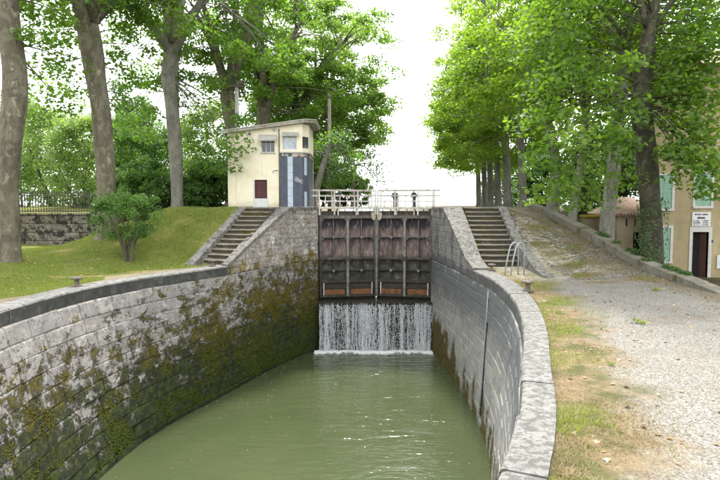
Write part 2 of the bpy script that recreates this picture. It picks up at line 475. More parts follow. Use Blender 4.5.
M['stringer'] = m_stone('stringer_stone', (0.12,0.113,0.10), (0.20,0.19,0.17), (0.30,0.288,0.265), dark=(0.06,0.056,0.045), darkamt=0.8, sc=2.4, thr=0.48, lich=(0.42,0.41,0.38), lichamt=0.6)
M['lowwall'] = m_stone('low_wall_stone', (0.11,0.10,0.075), (0.18,0.165,0.13), (0.28,0.26,0.21), moss=0.1, lichamt=0.35)
M['gwall'] = m_stone('garden_wall_stone', (0.07,0.062,0.045), (0.17,0.15,0.115), (0.32,0.295,0.245), dark=(0.018,0.018,0.013), darkamt=0.95, moss=0.12, thr=0.47, sc=1.5)
M['lawn'] = m_lawn(); M['gravel'] = m_gravel(); M['water'] = m_water()
M['panel'] = m_gate_panel(); M['iron'] = m_gate_frame()
M['white_iron'] = m_plain('worn_white_paint', (0.55,0.53,0.48), 0.3, 0.6, 6, dirt=(0.22,0.16,0.11))
M['post_iron'] = m_plain('worn_lit_post', (0.23,0.21,0.18), 0.45, 0.7, 5, dirt=(0.05,0.04,0.03))  # worn paint, made paler than the frame so the posts look lit
M['post_pale'] = m_plain('pale_worn_plate', (0.42,0.36,0.27), 0.3, 0.75, 6, dirt=(0.25,0.19,0.12))
M['rail_iron'] = m_plain('rail_paint', (0.46,0.42,0.37), 0.35, 0.6, 6, dirt=(0.16,0.10,0.07))
M['rust'] = m_plain('rusty_sluice', (0.21,0.095,0.042), 0.5, 0.85, 7, dirt=(0.08,0.035,0.02))
M['dark_iron'] = m_plain('dark_iron', (0.055,0.05,0.045), 0.4, 0.6, 8)
M['sill'] = m_stone('wet_sill_stone', (0.010,0.010,0.008), (0.022,0.021,0.016), (0.045,0.042,0.03), moss=0.1, lichamt=0.0)
M['galv'] = m_plain('galvanised_tube', (0.30,0.33,0.35), 0.2, 0.45, 8, spec=0.5, dirt=(0.22,0.2,0.18))
M['bollard'] = m_plain('bollard_iron', (0.13,0.105,0.085), 0.4, 0.75, 9, dirt=(0.22,0.19,0.15))
g = G('cream_render', 0.92, 0.2); zz_ = g.xyz(2)
c_ = g.ramp(g.noise(1.4, 8, 0.7), [(0.3, (0.72,0.64,0.46)), (0.5, (0.82,0.745,0.56)), (0.7, (0.88,0.81,0.63))])
c_ = g.mix(g.rng(g.noise(2.6, 8, 0.7, stretch=(2.2,2.2,0.16)), 0.54, 0.70, 0, 0.35), c_, (0.46,0.40,0.28))
c_ = g.mix(g.rng(g.math('ADD', zz_, g.math('MULTIPLY', g.noise(2.2, 7, 0.7), 0.9)), 2.55, 3.0, 0.55, 0), c_, (0.34,0.30,0.20))
c_ = g.mix(g.rng(g.noise(9, 6, 0.7), 0.62, 0.70, 0, 0.3), c_, (0.38,0.33,0.24))
g.color(c_); g.bump(g.noise(30, 6, 0.7), 0.35, 0.01); M['hut'] = g.m
M['hut_roof'] = m_plain('roof_concrete', (0.36,0.33,0.27), 0.25, 0.85, 3, dirt=(0.22,0.2,0.16))
M['slate'] = m_plain('blue_slate_panel', (0.078,0.088,0.115), 0.2, 0.55, 4, bump=0.05)
M['band'] = m_plain('pale_blue_tile', (0.46,0.52,0.60), 0.15, 0.5, 4)
M['mosaic'] = None
M['door_red'] = m_plain('maroon_door', (0.075,0.024,0.024), 0.2, 0.6, 4)
M['white_paint'] = m_plain('white_paint', (0.62,0.62,0.60), 0.12, 0.65, 5)
M['awning'] = m_plain('grey_awning', (0.40,0.39,0.36), 0.2, 0.7, 5, dirt=(0.25,0.24,0.2))
M['ochre'] = m_plain('ochre_render', (0.36,0.295,0.165), 0.25, 0.92, 0.9, bump=0.35, dirt=(0.24,0.195,0.11))
M['annex'] = m_plain('beige_render', (0.33,0.27,0.18), 0.2, 0.92, 1.5, bump=0.3, dirt=(0.2,0.16,0.1))
M['shutter'] = m_plain('pale_green_shutter', (0.215,0.36,0.265), 0.12, 0.6, 4)
M['surround'] = m_plain('stone_surround', (0.52,0.51,0.46), 0.1, 0.8, 4)
M['tile'] = m_plain('clay_tile', (0.36,0.25,0.19), 0.4, 0.9, 6, dirt=(0.42,0.38,0.34))
M['dark_void'] = m_plain('interior_shade', (0.015,0.013,0.012), 0.3, 0.9, 3)  # near-black colour standing for the shade inside openings
M['ink'] = m_plain('black_lettering', (0.03,0.03,0.03), 0.1, 0.8, 3)
M['yellow_moss'] = m_plain('yellow_moss', (0.34,0.27,0.03), 0.5, 0.95, 9, bump=0.8, dirt=(0.16,0.13,0.03))
M['wood'] = m_plain('pole_wood', (0.23,0.19,0.16), 0.3, 0.85, 6)
M['concrete'] = m_plain('pale_concrete', (0.46,0.44,0.40), 0.2, 0.85, 3)
M['bark'] = m_bark('plane_bark', (0.06,0.052,0.036), (0.115,0.10,0.072), (0.185,0.165,0.12))
M['bark_pale'] = m_bark('pale_plane_bark', (0.105,0.10,0.085), (0.175,0.168,0.145), (0.26,0.25,0.22), 0.3)
M['bark_dark'] = m_bark('dark_plane_bark', (0.04,0.036,0.026), (0.075,0.066,0.046), (0.125,0.112,0.08), 0.4, 0.72)
M['twig'] = m_plain('twig_bark', (0.10,0.085,0.06), 0.3, 0.9, 6)
M['leafR'] = m_leaf('backlit_plane_leaf', (0.070,0.115,0.020), (0.115,0.180,0.030), (0.16,0.225,0.045), 0.58)  # plane leaf brightened in colour for the backlight on the right row
M['leafN'] = m_leaf('plane_leaf', (0.046,0.090,0.018), (0.078,0.138,0.025), (0.115,0.18,0.036), 0.53)
M['leafL'] = m_leaf('shaded_plane_leaf', (0.040,0.084,0.018), (0.068,0.126,0.025), (0.105,0.17,0.036), 0.53)  # plane leaf darkened in colour, for crowns seen from their shaded side
M['leafB'] = m_leaf('shrub_leaf', (0.036,0.076,0.022), (0.07,0.138,0.036), (0.125,0.21,0.056), 0.45, (2.0,2.1,0.7))
M['leafP'] = m_leaf('pale_shrub_leaf', (0.075,0.125,0.038), (0.13,0.205,0.062), (0.21,0.29,0.095), 0.45, (1.9,1.9,0.8))
M['leafD'] = m_leaf('dark_shrub_leaf', (0.022,0.050,0.016), (0.042,0.088,0.024), (0.075,0.135,0.036), 0.4)
M['grass'] = m_leaf('grass_blade', (0.095,0.14,0.026), (0.17,0.215,0.046), (0.28,0.27,0.09), 0.42, (1.6,1.6,0.8))
M['drygrass'] = m_leaf('dry_grass_blade', (0.12,0.095,0.04), (0.22,0.175,0.075), (0.34,0.28,0.14), 0.3, (1.1,1.0,0.7))
M['deadleaf'] = m_leaf('fallen_leaf', (0.13,0.07,0.03), (0.23,0.14,0.06), (0.36,0.27,0.13), 0.15, (1,0.9,0.6))
g = G('pebble', 0.9, 0.2); g.color(g.ramp(g.attr('tint'), [(0, (0.15,0.137,0.114)), (0.5, (0.27,0.252,0.215)), (1, (0.42,0.40,0.355))]), 0.6); M['pebble'] = g.m
g = G('mosaic_tiles', 0.5, 0.4)
vc = g.voro(7, out='Color'); bw = g.t.nodes.new('ShaderNodeRGBToBW'); g.set(bw.inputs[0], vc)
g.color(g.ramp(bw.outputs[0], [(0.2, (0.05,0.06,0.07)), (0.35, (0.30,0.07,0.05)), (0.48, (0.55,0.54,0.5)), (0.6, (0.12,0.16,0.13)), (0.75, (0.45,0.4,0.33))])); M['mosaic'] = g.m
g = G('window_glass', 0.08, 0.6); g.color((0.035,0.045,0.05)); M['glass'] = g.m
g = G('bright_window_glass', 0.06, 0.8); g.color(g.ramp(g.noise(3, 3), [(0.35, (0.20,0.25,0.32)), (0.65, (0.5,0.55,0.6))])); M['glass_b'] = g.m
g = G('falling_water', 0.35, 0.5); g.color((0.62,0.64,0.65), 1.0); M['fall'] = g.m
g = G('foam', 0.6, 0.3); g.color((0.90,0.91,0.90), 1.0); M['foam'] = g.m

# ------------------------------------------------------------------ the shape of the place
WZ = -4.8                      # water in the chamber
UP = 2.2                       # upper level
def spline(pts):
    ys = np.array([p[1] for p in pts], float); xs = np.array([p[0] for p in pts], float)
    dx = np.gradient(xs, ys)
    def fn(y):
        y = np.asarray(y, float)
        i = np.clip(np.searchsorted(ys, y) - 1, 0, len(ys)-2)
        h = ys[i+1]-ys[i]; t = np.clip((y-ys[i])/h, -0.5, 1.5)
        return ((2*t**3-3*t**2+1)*xs[i] + (t**3-2*t**2+t)*h*dx[i] + (-2*t**3+3*t**2)*xs[i+1] + (t**3-t**2)*h*dx[i+1])
    return fn
topL = spline([(-5.6,-8),(-6.3,-2),(-7.1,4),(-7.65,8.5),(-7.85,12),(-7.84,13.5),(-7.70,15.1),(-7.32,16.6),(-6.72,18.0),(-5.92,19.5),(-5.05,21.2),(-4.3,23),(-3.15,25.5),(-2.05,27.4)])
batL = spline([(0.9,-8),(1.0,8),(1.05,13),(0.98,15.5),(0.75,17.2),(0.42,19.3),(0.2,21.5),(0.1,24),(0.06,27.4)])
topR = spline([(-2.6,-8),(-1.9,-3),(-0.9,0.8),(0.25,3),(1.15,4.56),(1.6,5.6),(1.91,6.49),(2.42,8.2),(2.80,9.43),(3.45,11.94),(3.85,14.07),(4.08,16.22),(4.12,18.07),(4.05,19.6),(3.93,22.3),(3.75,25),(3.52,27.4)])
batR = spline([(0.3,-8),(0.45,5),(0.45,14),(0.34,16.5),(0.18,19.5),(0.1,22.4),(0.1,27.4)])

class Wall:
    """point on a chamber wall from arc length, height and offset towards the water"""
    def __init__(s, top, bat, side):
        s.top, s.bat, s.side = top, bat, side      # side: +1 wall faces +x (left wall), -1 faces -x
        s.ys = np.linspace(-8, 27.4, 1500); xs = top(s.ys)
        s.arc = np.concatenate([[0], np.cumsum(np.hypot(np.diff(xs), np.diff(s.ys)))])
    def y_at(s, a): return np.interp(a, s.arc, s.ys)
    def s_at(s, y): return float(np.interp(y, s.ys, s.arc))
    def P(s, a, z, d=0.0):
        y = float(s.y_at(a)); e = 0.05
        x = float(s.top(y)); dx = float(s.top(y+e)-s.top(y-e))/(2*e)
        n = Vector((1, -dx, 0)).normalized()*s.side
        b = float(s.bat(y))*max(0.0, -z)/4.8
        return Vector((x, y, z)) + n*(d+b)
WL = Wall(topL, batL, 1); WR = Wall(topR, batR, -1)

def stone_on(wall, a0, a1, z0, z1, depth=0.10, b=0.022, proud=0.0, jit=0.012, skew=0.0, topfn=None):
    rr = random.Random(hash((round(a0,3), round(z0,3))) & 0xffff)
    us = [0, b, a1-a0-b, a1-a0]; ws = [0, b, z1-z0-b, z1-z0]
    vs = []; fs = []
    cor = [[(rr.uniform(-jit,jit), rr.uniform(-jit,jit)) for _ in range(2)] for _ in range(2)]
    tilt = rr.uniform(-1,1)*0.010
    for i in range(4):
        for j in range(4):
            ci = cor[i//2][j//2]
            inner = 0.0 if (i in (0,3) or j in (0,3)) else 0.016
            d = proud + inner - 0.016 + rr.uniform(-0.005,0.005) + tilt*(i/3-0.5)
            zz = z0+ws[j]+ci[1] + skew*(us[i]/(a1-a0)-0.5)
            vs.append(wall.P(a0+us[i]+ci[0], zz, d))
    rev = wall.side < 0
    for i in range(3):
        for j in range(3):
            fs.append((i*4+j, (i+1)*4+j, (i+1)*4+j+1, i*4+j+1))
    ring = [0,4,8,12,13,14,15,11,7,3,2,1]
    base = len(vs)
    for k in ring:
        i, j = k//4, k%4
        p = wall.P(a0+us[i], z0+ws[j], -depth)
        vs.append(p)
    for q in range(12):
        a = ring[q]; c = ring[(q+1)%12]
        fs.append((c, a, base+q, base+(q+1)%12))
    if not rev: pass
    else: fs = [tuple(reversed(f)) for f in fs]
    return vs, fs

def backing(wall, y0, y1, ztop, zbot, d, name, mat, parent, n=60):
    vs = []; fs = []
    ss = np.linspace(wall.s_at(y0), wall.s_at(y1), n)
    for a in ss:
        zt = ztop(float(wall.y_at(a))) if callable(ztop) else ztop
        vs += [wall.P(a, zt, d), wall.P(a, min(zt, -0.0), d), wall.P(a, zbot, d)]
    for i in range(n-1):
        for k in range(2): fs.append((i*3+k, i*3+k+1, (i+1)*3+k+1, (i+1)*3+k))
    if wall.side < 0: fs = [tuple(reversed(f)) for f in fs]
    return mesh_obj(name, vs, fs, mat, parent)

# ---- ground heights
def out_normal(top, y, side, w):
    dx = (top(y+0.05)-top(y-0.05))/0.1
    k = w/np.sqrt(1+dx**2)
    return top(y) - side*k, y + side*k*dx
def coping_outer_x(top, side, w):
    yy = np.linspace(-8, 27.4, 800)
    ox, oy = out_normal(top, yy, side, w(yy) if callable(w) else w)
    return lambda y: np.interp(y, oy, ox)
CWL, CWR = 0.58, 0.52
WRY = ([4,9,15,20],[0.36,0.38,0.47,0.58])
edgeL = coping_outer_x(topL, 1, CWL); edgeR = coping_outer_x(topR, -1, lambda y: np.interp(y, *WRY))

def hL(x, y):
    x = np.asarray(x, float); y = np.asarray(y, float)
    d = np.maximum(0, edgeL(np.minimum(y, 27))-x)
    base = -0.03 + 0.38*sstep(d, 0.4, 8)
    lin = np.clip((y-21.6)/(25.55-21.6), 0, 1)
    sm = 0.5*lin + 0.5*sstep(y, 20.6, 27)
    w = sstep(x, -7.2, -6.0)
    ramp = sm*(1-w) + lin*w
    fx = sstep(x, -14.5, -8.6)
    z = base + (UP-0.03-base)*ramp*fx
    back = 1.85*sstep(y, 27.35, 27.6)*(1-sstep(x, -12.6, -12.2))
    z = np.maximum(z, back)
    z = z + (UP-0.03-z)*sstep(y, 30, 38)
    nz = 0.04*np.sin(x*1.3+y*0.7)*np.sin(y*1.1-x*0.4)*sstep(d, 0.4, 2)
    under = ((x > -6.45+ (y-21.5)*0.28) & (x < -2.0) & (y > 21.3) & (y < 27.3))
    return z + nz*(z < 2.1) - 0.12*under

LP = ([17.6,18.4,20.1,22.5,25.5,27.0],[0,0.05,0.28,0.86,2.1,2.17])
RP = ([16.4,19.0,23.0,28.3,31.0],[0,0.16,0.86,1.80,2.17])
def hR(x, y):
    x = np.asarray(x, float); y = np.asarray(y, float)
    l = np.interp(y, *LP); r = np.interp(y, *RP)
    t = sstep(x, 6.4, 9.4)
    z = l*(1-t) + r*t
    stair = np.where(y < 21.3, 0.0, np.clip((y-21.3)/(25.55-21.3), 0, 1)*2.17)
    z = np.where(x < 6.25, np.where(y < 21.3, -0.02, stair-0.12), z)
    z = np.where(y > 27.3, np.maximum(z, np.where(x < 9.5, z, 0)), z)
    yard = (np.interp(y, *RP)-0.25)*(1-sstep(x, 9.9, 12.6)) + (-0.95)*sstep(x, 9.9, 12.6)
    yard = yard + (1.9-yard)*sstep(y, 30, 40)
    z = np.where(x > 9.72, yard, z)
    d = np.maximum(0, x-edgeR(np.minimum(y, 27)))
    nz = 0.025*np.sin(x*1.7+y*0.9)*np.sin(y*1.3-x*0.6)*sstep(d, 0.5, 2)
    return z + nz - 0.012

def axis(*segs):
    o = []
    for a, b, n in segs: o += list(np.linspace(a, b, n, endpoint=False))
    o.append(segs[-1][1]); return np.array(o)

def bank(name, edge_low, upper_edge, hf, side, far_off, mat):
    ys = axis((-60,-8,8),(-8,27.3,130),(27.3,40,32),(40,120,20),(120,900,10))
    offs = far_off
    V = []; T = []
    for y in ys:
        e = float(edge_low(y)) if y < 27.0 else None
        if y < -8: e = float(edge_low(-7.5))
        u = upper_edge(y)
        if y >= 27.0: e = u
        for o in offs:
            x = e - side*o
            V.append((x, y, float(hf(x, y)))); T.append(o)
    V = np.array(V); n = len(offs); m = len(ys)
    skirt = V.reshape(m, n, 3)[:, 0].copy(); skirt[:, 2] = -1.2
    F = []
    for i in range(m-1):
        for j in range(n-1):
            q = (i*n+j, i*n+j+1, (i+1)*n+j+1, (i+1)*n+j)
            F.append(q if side < 0 else q[::-1])
    b = m*n
    for i in range(m-1):
        q = (i*n, (i+1)*n, b+i+1, b+i)
        F.append(q if side < 0 else q[::-1])
    V = np.vstack([V, skirt]); T = np.concatenate([T, np.zeros(m)])
    return tag(np_mesh(name, V, np.array(F), mat, None, T, True), kind='structure')

offL = axis((0,8,33),(8,24,26),(24,60,8),(60,500,6))
offR = axis((0,10,50),(10,20,30),(20,60,8),(60,500,6))
bank('grass_bank', edgeL, lambda y: -2.6 - 1.4*float(sstep(y, 30, 40)), hL, 1, offL, M['lawn'])
bank('gravel_towpath', edgeR, lambda y: 4.1 + 1.5*float(sstep(y, 30, 40)), hR, -1, offR, M['gravel'])

# water
V = np.array([(x, y, WZ) for y in np.linspace(-10, 27.3, 60) for x in np.linspace(-9.5, 6, 30)])
F = np.array([(i*30+j, i*30+j+1, (i+1)*30+j+1, (i+1)*30+j) for i in range(59) for j in range(29)])
tag(np_mesh('lock_water', V, F, M['water'], None, None, True), kind='structure')
tag(mesh_obj('upper_canal_water', [(-4.2,28.6,1.35),(5.8,28.6,1.35),(5.8,880,1.35),(-4.2,880,1.35)], [(0,1,2,3)], M['water']), kind='structure')

# ------------------------------------------------------------------ chamber walls
def chamber_wall(wall, label, y0, y1, zc, heights, lens, mat, mortar, skip=None, limit=300, sub_y=9.0):
    root = empty('lock_wall', tuple(wall.P(wall.s_at(18), WZ-0.3, -0.3)), label, 'wall')
    A0, A1 = wall.s_at(y0), wall.s_at(y1)
    backing(wall, -7.5, 27.35, zc, WZ-0.4, -0.018, 'mortar', mat, root, 90)
    z = zc; cnt = 0; k = 0
    while z > WZ-0.25:
        h = heights[k % len(heights)]*random.uniform(0.93, 1.07)
        a = A0 - random.uniform(0, lens[1])
        while a < A1:
            L = random.uniform(*lens)
            a0, a1 = max(a, A0), min(a+L, A1)
            if A1-a1 < 0.25: a1 = A1
            segs = [(a0, a1)]
            if skip and z-h/2 < skip[2] and z-h/2 > skip[3]:
                ns = []
                for p, q in segs:
                    if q <= skip[0] or p >= skip[1]: ns.append((p, q))
                    else:
                        if skip[0]-p > 0.12: ns.append((p, skip[0]))
                        if q-skip[1] > 0.12: ns.append((skip[1], q))
                segs = ns
            for p, q in segs:
                if q-p < 0.1: continue
                vs, fs = stone_on(wall, p+0.003, q-0.003, z-h+0.004, z-0.004, b=0.03, proud=random.uniform(-0.004, 0.012), jit=0.02 if wall.side > 0 else 0.010)
                mesh_obj('stone', vs, fs, mat, root); cnt += 1
            a += L
            if a1 >= A1: break
        z -= h; k += 1
    return root, cnt

slot_a = WR.s_at(17.6)
rootL, cL = chamber_wall(WL, 'curved left lock wall of mossy grey stone above the green water', 8.0, 27.35, -0.37, [0.46,0.40,0.44,0.42], (0.8,1.7), M['wallL'], M['mortarL'])
rootR, cR = chamber_wall(WR, 'curved right lock wall of pale grey ashlar with a dark upper band', 6.9, 27.35, -0.37, [0.36,0.34,0.37], (0.75,1.35), M['wallR'], M['mortarR'], skip=(slot_a-0.16, slot_a+0.16, -1.3, -4.5))
print('STONES', cL, cR)

# coping stones
def coping(wall, root, y0, y1, w, mat, dark, lens, zb=-0.36):
    a = wall.s_at(y0); A1 = wall.s_at(y1)
    vs = []; fs = []; m = 60
    for i, t in enumerate(np.linspace(a, A1, m)):
        for z in (-0.012, zb+0.004): p = wall.P(t, 0, 0.006); vs.append((p.x, p.y, z))
        if i: fs.append((2*i-2, 2*i-1, 2*i+1, 2*i) if wall.side > 0 else (2*i, 2*i+1, 2*i-1, 2*i-2))
    mesh_obj('coping_mortar', vs, fs, mat, root)
    while a < A1-0.2:
        b = min(a+random.uniform(*lens), A1)
        if A1-b < 0.4: b = A1
        n = 5
        vs = []; fs = []
        g0 = 0.009; dz = random.uniform(-0.006, 0.006); pr = random.uniform(0.015, 0.035)
        for i in range(n):
            t = a+g0 + (b-a-2*g0)*i/(n-1)
            w_ = w if not callable(w) else float(w(float(wall.y_at(t))))
            e = [(-w_, 0.0), (-w_, zb), (pr, zb), (pr, -0.05), (pr-0.02, -0.012), (pr-0.06, 0.0)]
            for d, z in e:
                j = random.uniform(-0.006, 0.006)
                p = wall.P(t, 0, d+j); vs.append((p.x, p.y, z+dz+(random.uniform(-0.004,0.004) if z > -0.2 else 0)))
        for i in range(n-1):
            for k in range(6): fs.append((i*6+k, i*6+(k+1)%6, (i+1)*6+(k+1)%6, (i+1)*6+k))
        fs += [tuple(range(5,-1,-1)), tuple((n-1)*6+k for k in range(6))]
        if wall.side > 0: fs = [tuple(reversed(f)) for f in fs]
        o = mesh_obj('coping_stone', vs, fs, mat, root)
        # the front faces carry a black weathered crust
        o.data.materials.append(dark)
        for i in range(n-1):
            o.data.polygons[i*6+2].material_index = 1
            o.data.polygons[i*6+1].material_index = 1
        a = b
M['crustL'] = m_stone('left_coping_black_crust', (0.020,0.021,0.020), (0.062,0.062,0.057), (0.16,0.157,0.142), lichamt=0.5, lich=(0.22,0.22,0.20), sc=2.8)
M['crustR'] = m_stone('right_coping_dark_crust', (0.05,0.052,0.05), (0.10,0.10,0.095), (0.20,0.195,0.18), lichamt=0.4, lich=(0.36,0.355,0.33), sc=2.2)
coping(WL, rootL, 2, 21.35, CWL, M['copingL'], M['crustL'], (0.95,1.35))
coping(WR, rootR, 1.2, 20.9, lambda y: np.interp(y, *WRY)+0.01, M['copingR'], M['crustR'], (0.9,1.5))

# mooring rod in its slot in the right wall
rod = empty('mooring_slot', tuple(WR.P(slot_a, WZ, -0.05)), 'tall dark vertical slot with a thin metal rod in the right lock wall', 'slot')
mb = MB()
p = [WR.P(slot_a+da, z, d) for da in (-0.155, 0.155) for z in (-1.3, -4.5) for d in (-0.012,)]
mb.add([p[0], p[1], p[3], p[2]], [(0,1,2,3)])
mb.build('slot_shade', M['sill'], rod)  # near-flush dark sheet; its colour gives the shade of a deep slot
MB().tube([WR.P(slot_a, z, 0.03) for z in (-0.42,-1.3,-2.4,-3.5,-4.4)], 0.022, 8).build('rod', M['galv'], rod, True)
for z in (-0.7,-1.6,-2.5,-3.4,-4.2):
    MB().tube([WR.P(slot_a, z, -0.03), WR.P(slot_a, z, 0.035)], 0.03, 6).build('bracket', M['bollard'], rod)

# ------------------------------------------------------------------ abutments above the coping
def ztopL(y): return float(np.interp(y, [21.1, 25.45, 27.4], [0.02, UP+0.02, UP+0.02]))
def ztopR(y): return float(np.interp(y, [19.7, 21.1, 25.2, 27.4], [0.05, 0.36, UP+0.02, UP+0.02]))
def abutment(wall, label, y0, ztop, cellw, cellh, mat, mortar, irregular, thick):
    root = empty('abutment_wall', tuple(wall.P(wall.s_at(25.5), 0, -thick(25.5)/2)), label, 'wall')
    A0, A1 = wall.s_at(y0), wall.s_at(27.35)
    n = 30; vs = []; fs = []
    for a in np.linspace(A0, A1, n):
        y = float(wall.y_at(a)); zt = ztop(y)-0.13
        vs += [wall.P(a, zt, -0.012), wall.P(a, -0.34, -0.012), wall.P(a, -0.34, -thick(y)), wall.P(a, zt, -thick(y))]
    for i in range(n-1):
        for k in range(4): fs.append((i*4+k, i*4+(k+1)%4, (i+1)*4+(k+1)%4, (i+1)*4+k))
    fs += [(3,2,1,0), tuple((n-1)*4+k for k in range(4))]
    if wall.side < 0: fs = [tuple(reversed(f)) for f in fs]
    mesh_obj('core', vs, fs, mortar, root)
    # facing stones
    rows = int((UP+0.35)/cellh)+2
    rr = random.Random(5 if irregular else 6)
    for r in range(rows):
        z0 = (-0.36 if not irregular else -0.36) + r*cellh; a = A0 - rr.uniform(0, cellw)
        while a < A1:
            L = cellw*rr.uniform(0.7, 1.4); a0, a1 = max(a, A0), min(a+L, A1); a += L
            if a1-a0 < 0.1: continue
            zt = min(ztop(float(wall.y_at(a0))), ztop(float(wall.y_at(a1)))) - 0.14
            zmid = ztop(float(wall.y_at((a0+a1)/2)))-0.14
            ztp = min(z0+cellh*(rr.uniform(0.93,1.0)), zmid)
            if ztp - z0 < 0.09: continue
            sk = 0.0
            vs_, fs_ = stone_on(wall, a0+0.012, a1-0.012, z0+0.012, ztp-0.008, 0.06, 0.035 if irregular else 0.02, rr.uniform(-0.004,0.016) if irregular else 0.002, 0.045 if irregular else 0.01, rr.uniform(-0.06,0.06) if irregular else 0)
            mesh_obj('stone', vs_, fs_, mat, root)
    # sloping cap stones
    ks = [y0]
    y = y0
    while y < 27.3: y += rr.uniform(0.75, 1.05); ks.append(min(y, 27.35))
    for ya, yb in zip(ks[:-1], ks[1:]):
        if yb-ya < 0.15: continue
        vs = []; fs = []
        m = 4
        for i in range(m):
            yy = ya+0.005 + (yb-ya-0.01)*i/(m-1); a = wall.s_at(yy); zt = ztop(yy)
            for d, dz in ((0.03,-0.14),(0.03,-0.02),(0.0,0.0),(-thick(yy)-0.02,0.0),(-thick(yy)-0.02,-0.14)):
                p = wall.P(a, max(0, 0), d); vs.append((p.x, p.y, zt+dz+rr.uniform(-0.004,0.004)))
        for i in range(m-1):
            for k in range(5): fs.append((i*5+k, i*5+(k+1)%5, (i+1)*5+(k+1)%5, (i+1)*5+k))
        fs += [(4,3,2,1,0), tuple((m-1)*5+k for k in range(5))]
        if wall.side > 0: fs = [tuple(reversed(f)) for f in fs]
        mesh_obj('cap_stone', vs, fs, M['stringer'], root)
    return root
abL = abutment(WL, 'pale rubble wing wall beside the left steps, below the hut', 21.15, ztopL, 0.34, 0.22, M['rubble'], M['rubble_mortar'], True,
         lambda y: float(np.interp(y, [21, 25.5, 27.4], [0.22, 0.62, 0.95])))
abR = abutment(WR, 'grey ashlar wing wall with sloping cap beside the right steps', 19.75, ztopR, 0.62, 0.29, M['ashlar'], M['ashlar'], False,
         lambda y: float(np.interp(y, [19.7, 21, 25.5, 27.4], [0.5, 0.55, 0.85, 1.0])))

# recess walls beside the gate, and the paved top
for side, x0, x1, lab in ((1, -3.2, -2.06, 'block of stone masonry carrying the left gate hinge'), (-1, 3.64, 5.4, 'block of stone masonry carrying the right gate hinge')):
    pier = empty('gate_pier', ((x0+x1)/2, 28, WZ), lab, 'pier')
    zb = WZ-0.3
    nrow = 14
    hgt = (UP-zb-0.22)/nrow
    for r in range(nrow):
        MB().box(x0+random.uniform(0,0.01), x1+random.uniform(-0.01,0.0), 27.37, 29.6, zb+r*hgt+0.005, zb+(r+1)*hgt-0.005, 0.015).build('stone', M['wallL'] if side > 0 else M['wallR'], pier)
    MB().box(x0-0.02, x1+0.02, 27.38, 29.7, UP-0.21, UP+0.015, 0.02).build('cap_stone', M['stringer'], pier)

# ------------------------------------------------------------------ stairs
def stairs(label, c0, c1, w, nst, mat, stringers):
    """c0, c1: middle of the foot and head of the flight"""
    c0 = Vector(c0); c1 = Vector(c1)
    root = empty('stone_stairs', (c0.x, c0.y, 0), label, 'stairs')
    d = (c1-c0); run = d.length; d.normalize(); nrm = Vector((d.y, -d.x))
    ang = math.atan2(-d.x, d.y)
    ris = UP/nst; tr = run/nst
    for i in range(nst):
        mb = MB(); mb.M = Matrix.Translation((c0.x, c0.y, 0)) @ Matrix.Rotation(ang, 4, 'Z')
        hw = w/2 - 0.003*i*0.3
        y0 = i*tr; z1 = (i+1)*ris
        # tread slab with a worn nosing, standing on a riser coloured dark for shade
        n = 7; vs = []; fs = []
        for k in range(n):
            x = -hw + 2*hw*k/(n-1); wear = 0.018*math.cos((k/(n-1)-0.5)*math.pi)+random.uniform(0,0.008)
            vs += [(x, y0+0.012, z1-0.075), (x, y0-0.022+random.uniform(-0.008,0.01), z1-0.06), (x, y0-0.015+random.uniform(-0.008,0.01), z1-0.022-wear), (x, y0+0.03, z1-0.006-wear), (x, y0+tr+0.05, z1+random.uniform(-0.004,0.0)), (x, y0+tr+0.05, z1-0.075)]
        for k in range(n-1):
            for q in range(6): fs.append((k*6+q, k*6+(q+1)%6, (k+1)*6+(q+1)%6, (k+1)*6+q))
        fs += [(5,4,3,2,1,0), tuple((n-1)*6+q for q in range(6))]
        mb.add(vs, fs)
        st = mb.build('step', mat, root)
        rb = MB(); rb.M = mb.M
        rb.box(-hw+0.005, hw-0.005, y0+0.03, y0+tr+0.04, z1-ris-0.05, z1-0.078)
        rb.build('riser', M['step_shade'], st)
    for s in stringers:
        mbs = MB()
        for (p, q) in zip(s['pts'][:-1], s['pts'][1:]):
            L = math.hypot(q[1]-p[1], q[0]-p[0]); m = max(1, round(L/0.95))
            for k in range(m):
                a = [p[i]+(q[i]-p[i])*(k+0.006)/m for i in range(3)]; b = [p[i]+(q[i]-p[i])*(k+0.994)/m for i in range(3)]
                hw = s['w']/2; j = random.uniform(-0.008,0.008)
                m2 = MB(); db = s.get('depth', 0.5)
                m2.hexa([(a[0]-hw,a[1],a[2]-db),(a[0]+hw,a[1],a[2]-db),(a[0]+hw,a[1],a[2]+j),(a[0]-hw,a[1],a[2]+j)],
                        [(b[0]-hw,b[1],b[2]-db),(b[0]+hw,b[1],b[2]-db),(b[0]+hw,b[1],b[2]+j),(b[0]-hw,b[1],b[2]+j)])
                m2.f = [tuple(reversed(f)) for f in m2.f]
                m2.build('stringer_stone', M['stringer'], root)
    return root
stairs('worn stone steps on the left climbing to the cream hut', (-5.60, 21.75), (-4.48, 25.55), 1.34, 12, M['step'],
       [dict(pts=[(-6.50,21.2,0.05),(-5.33,25.5,2.22),(-5.2,26.3,2.23)], w=0.32, depth=0.6)])
stairs('stone steps on the right rising beside the ramp', (5.4, 21.3), (5.42, 25.55), 1.50, 12, M['step'],
       [dict(pts=[(6.02,17.7,0.03),(6.10,18.8,0.13),(6.22,20.1,0.36),(6.32,22.5,0.98),(6.42,25.4,2.24),(6.45,26.2,2.25)], w=0.36, depth=0.7)])
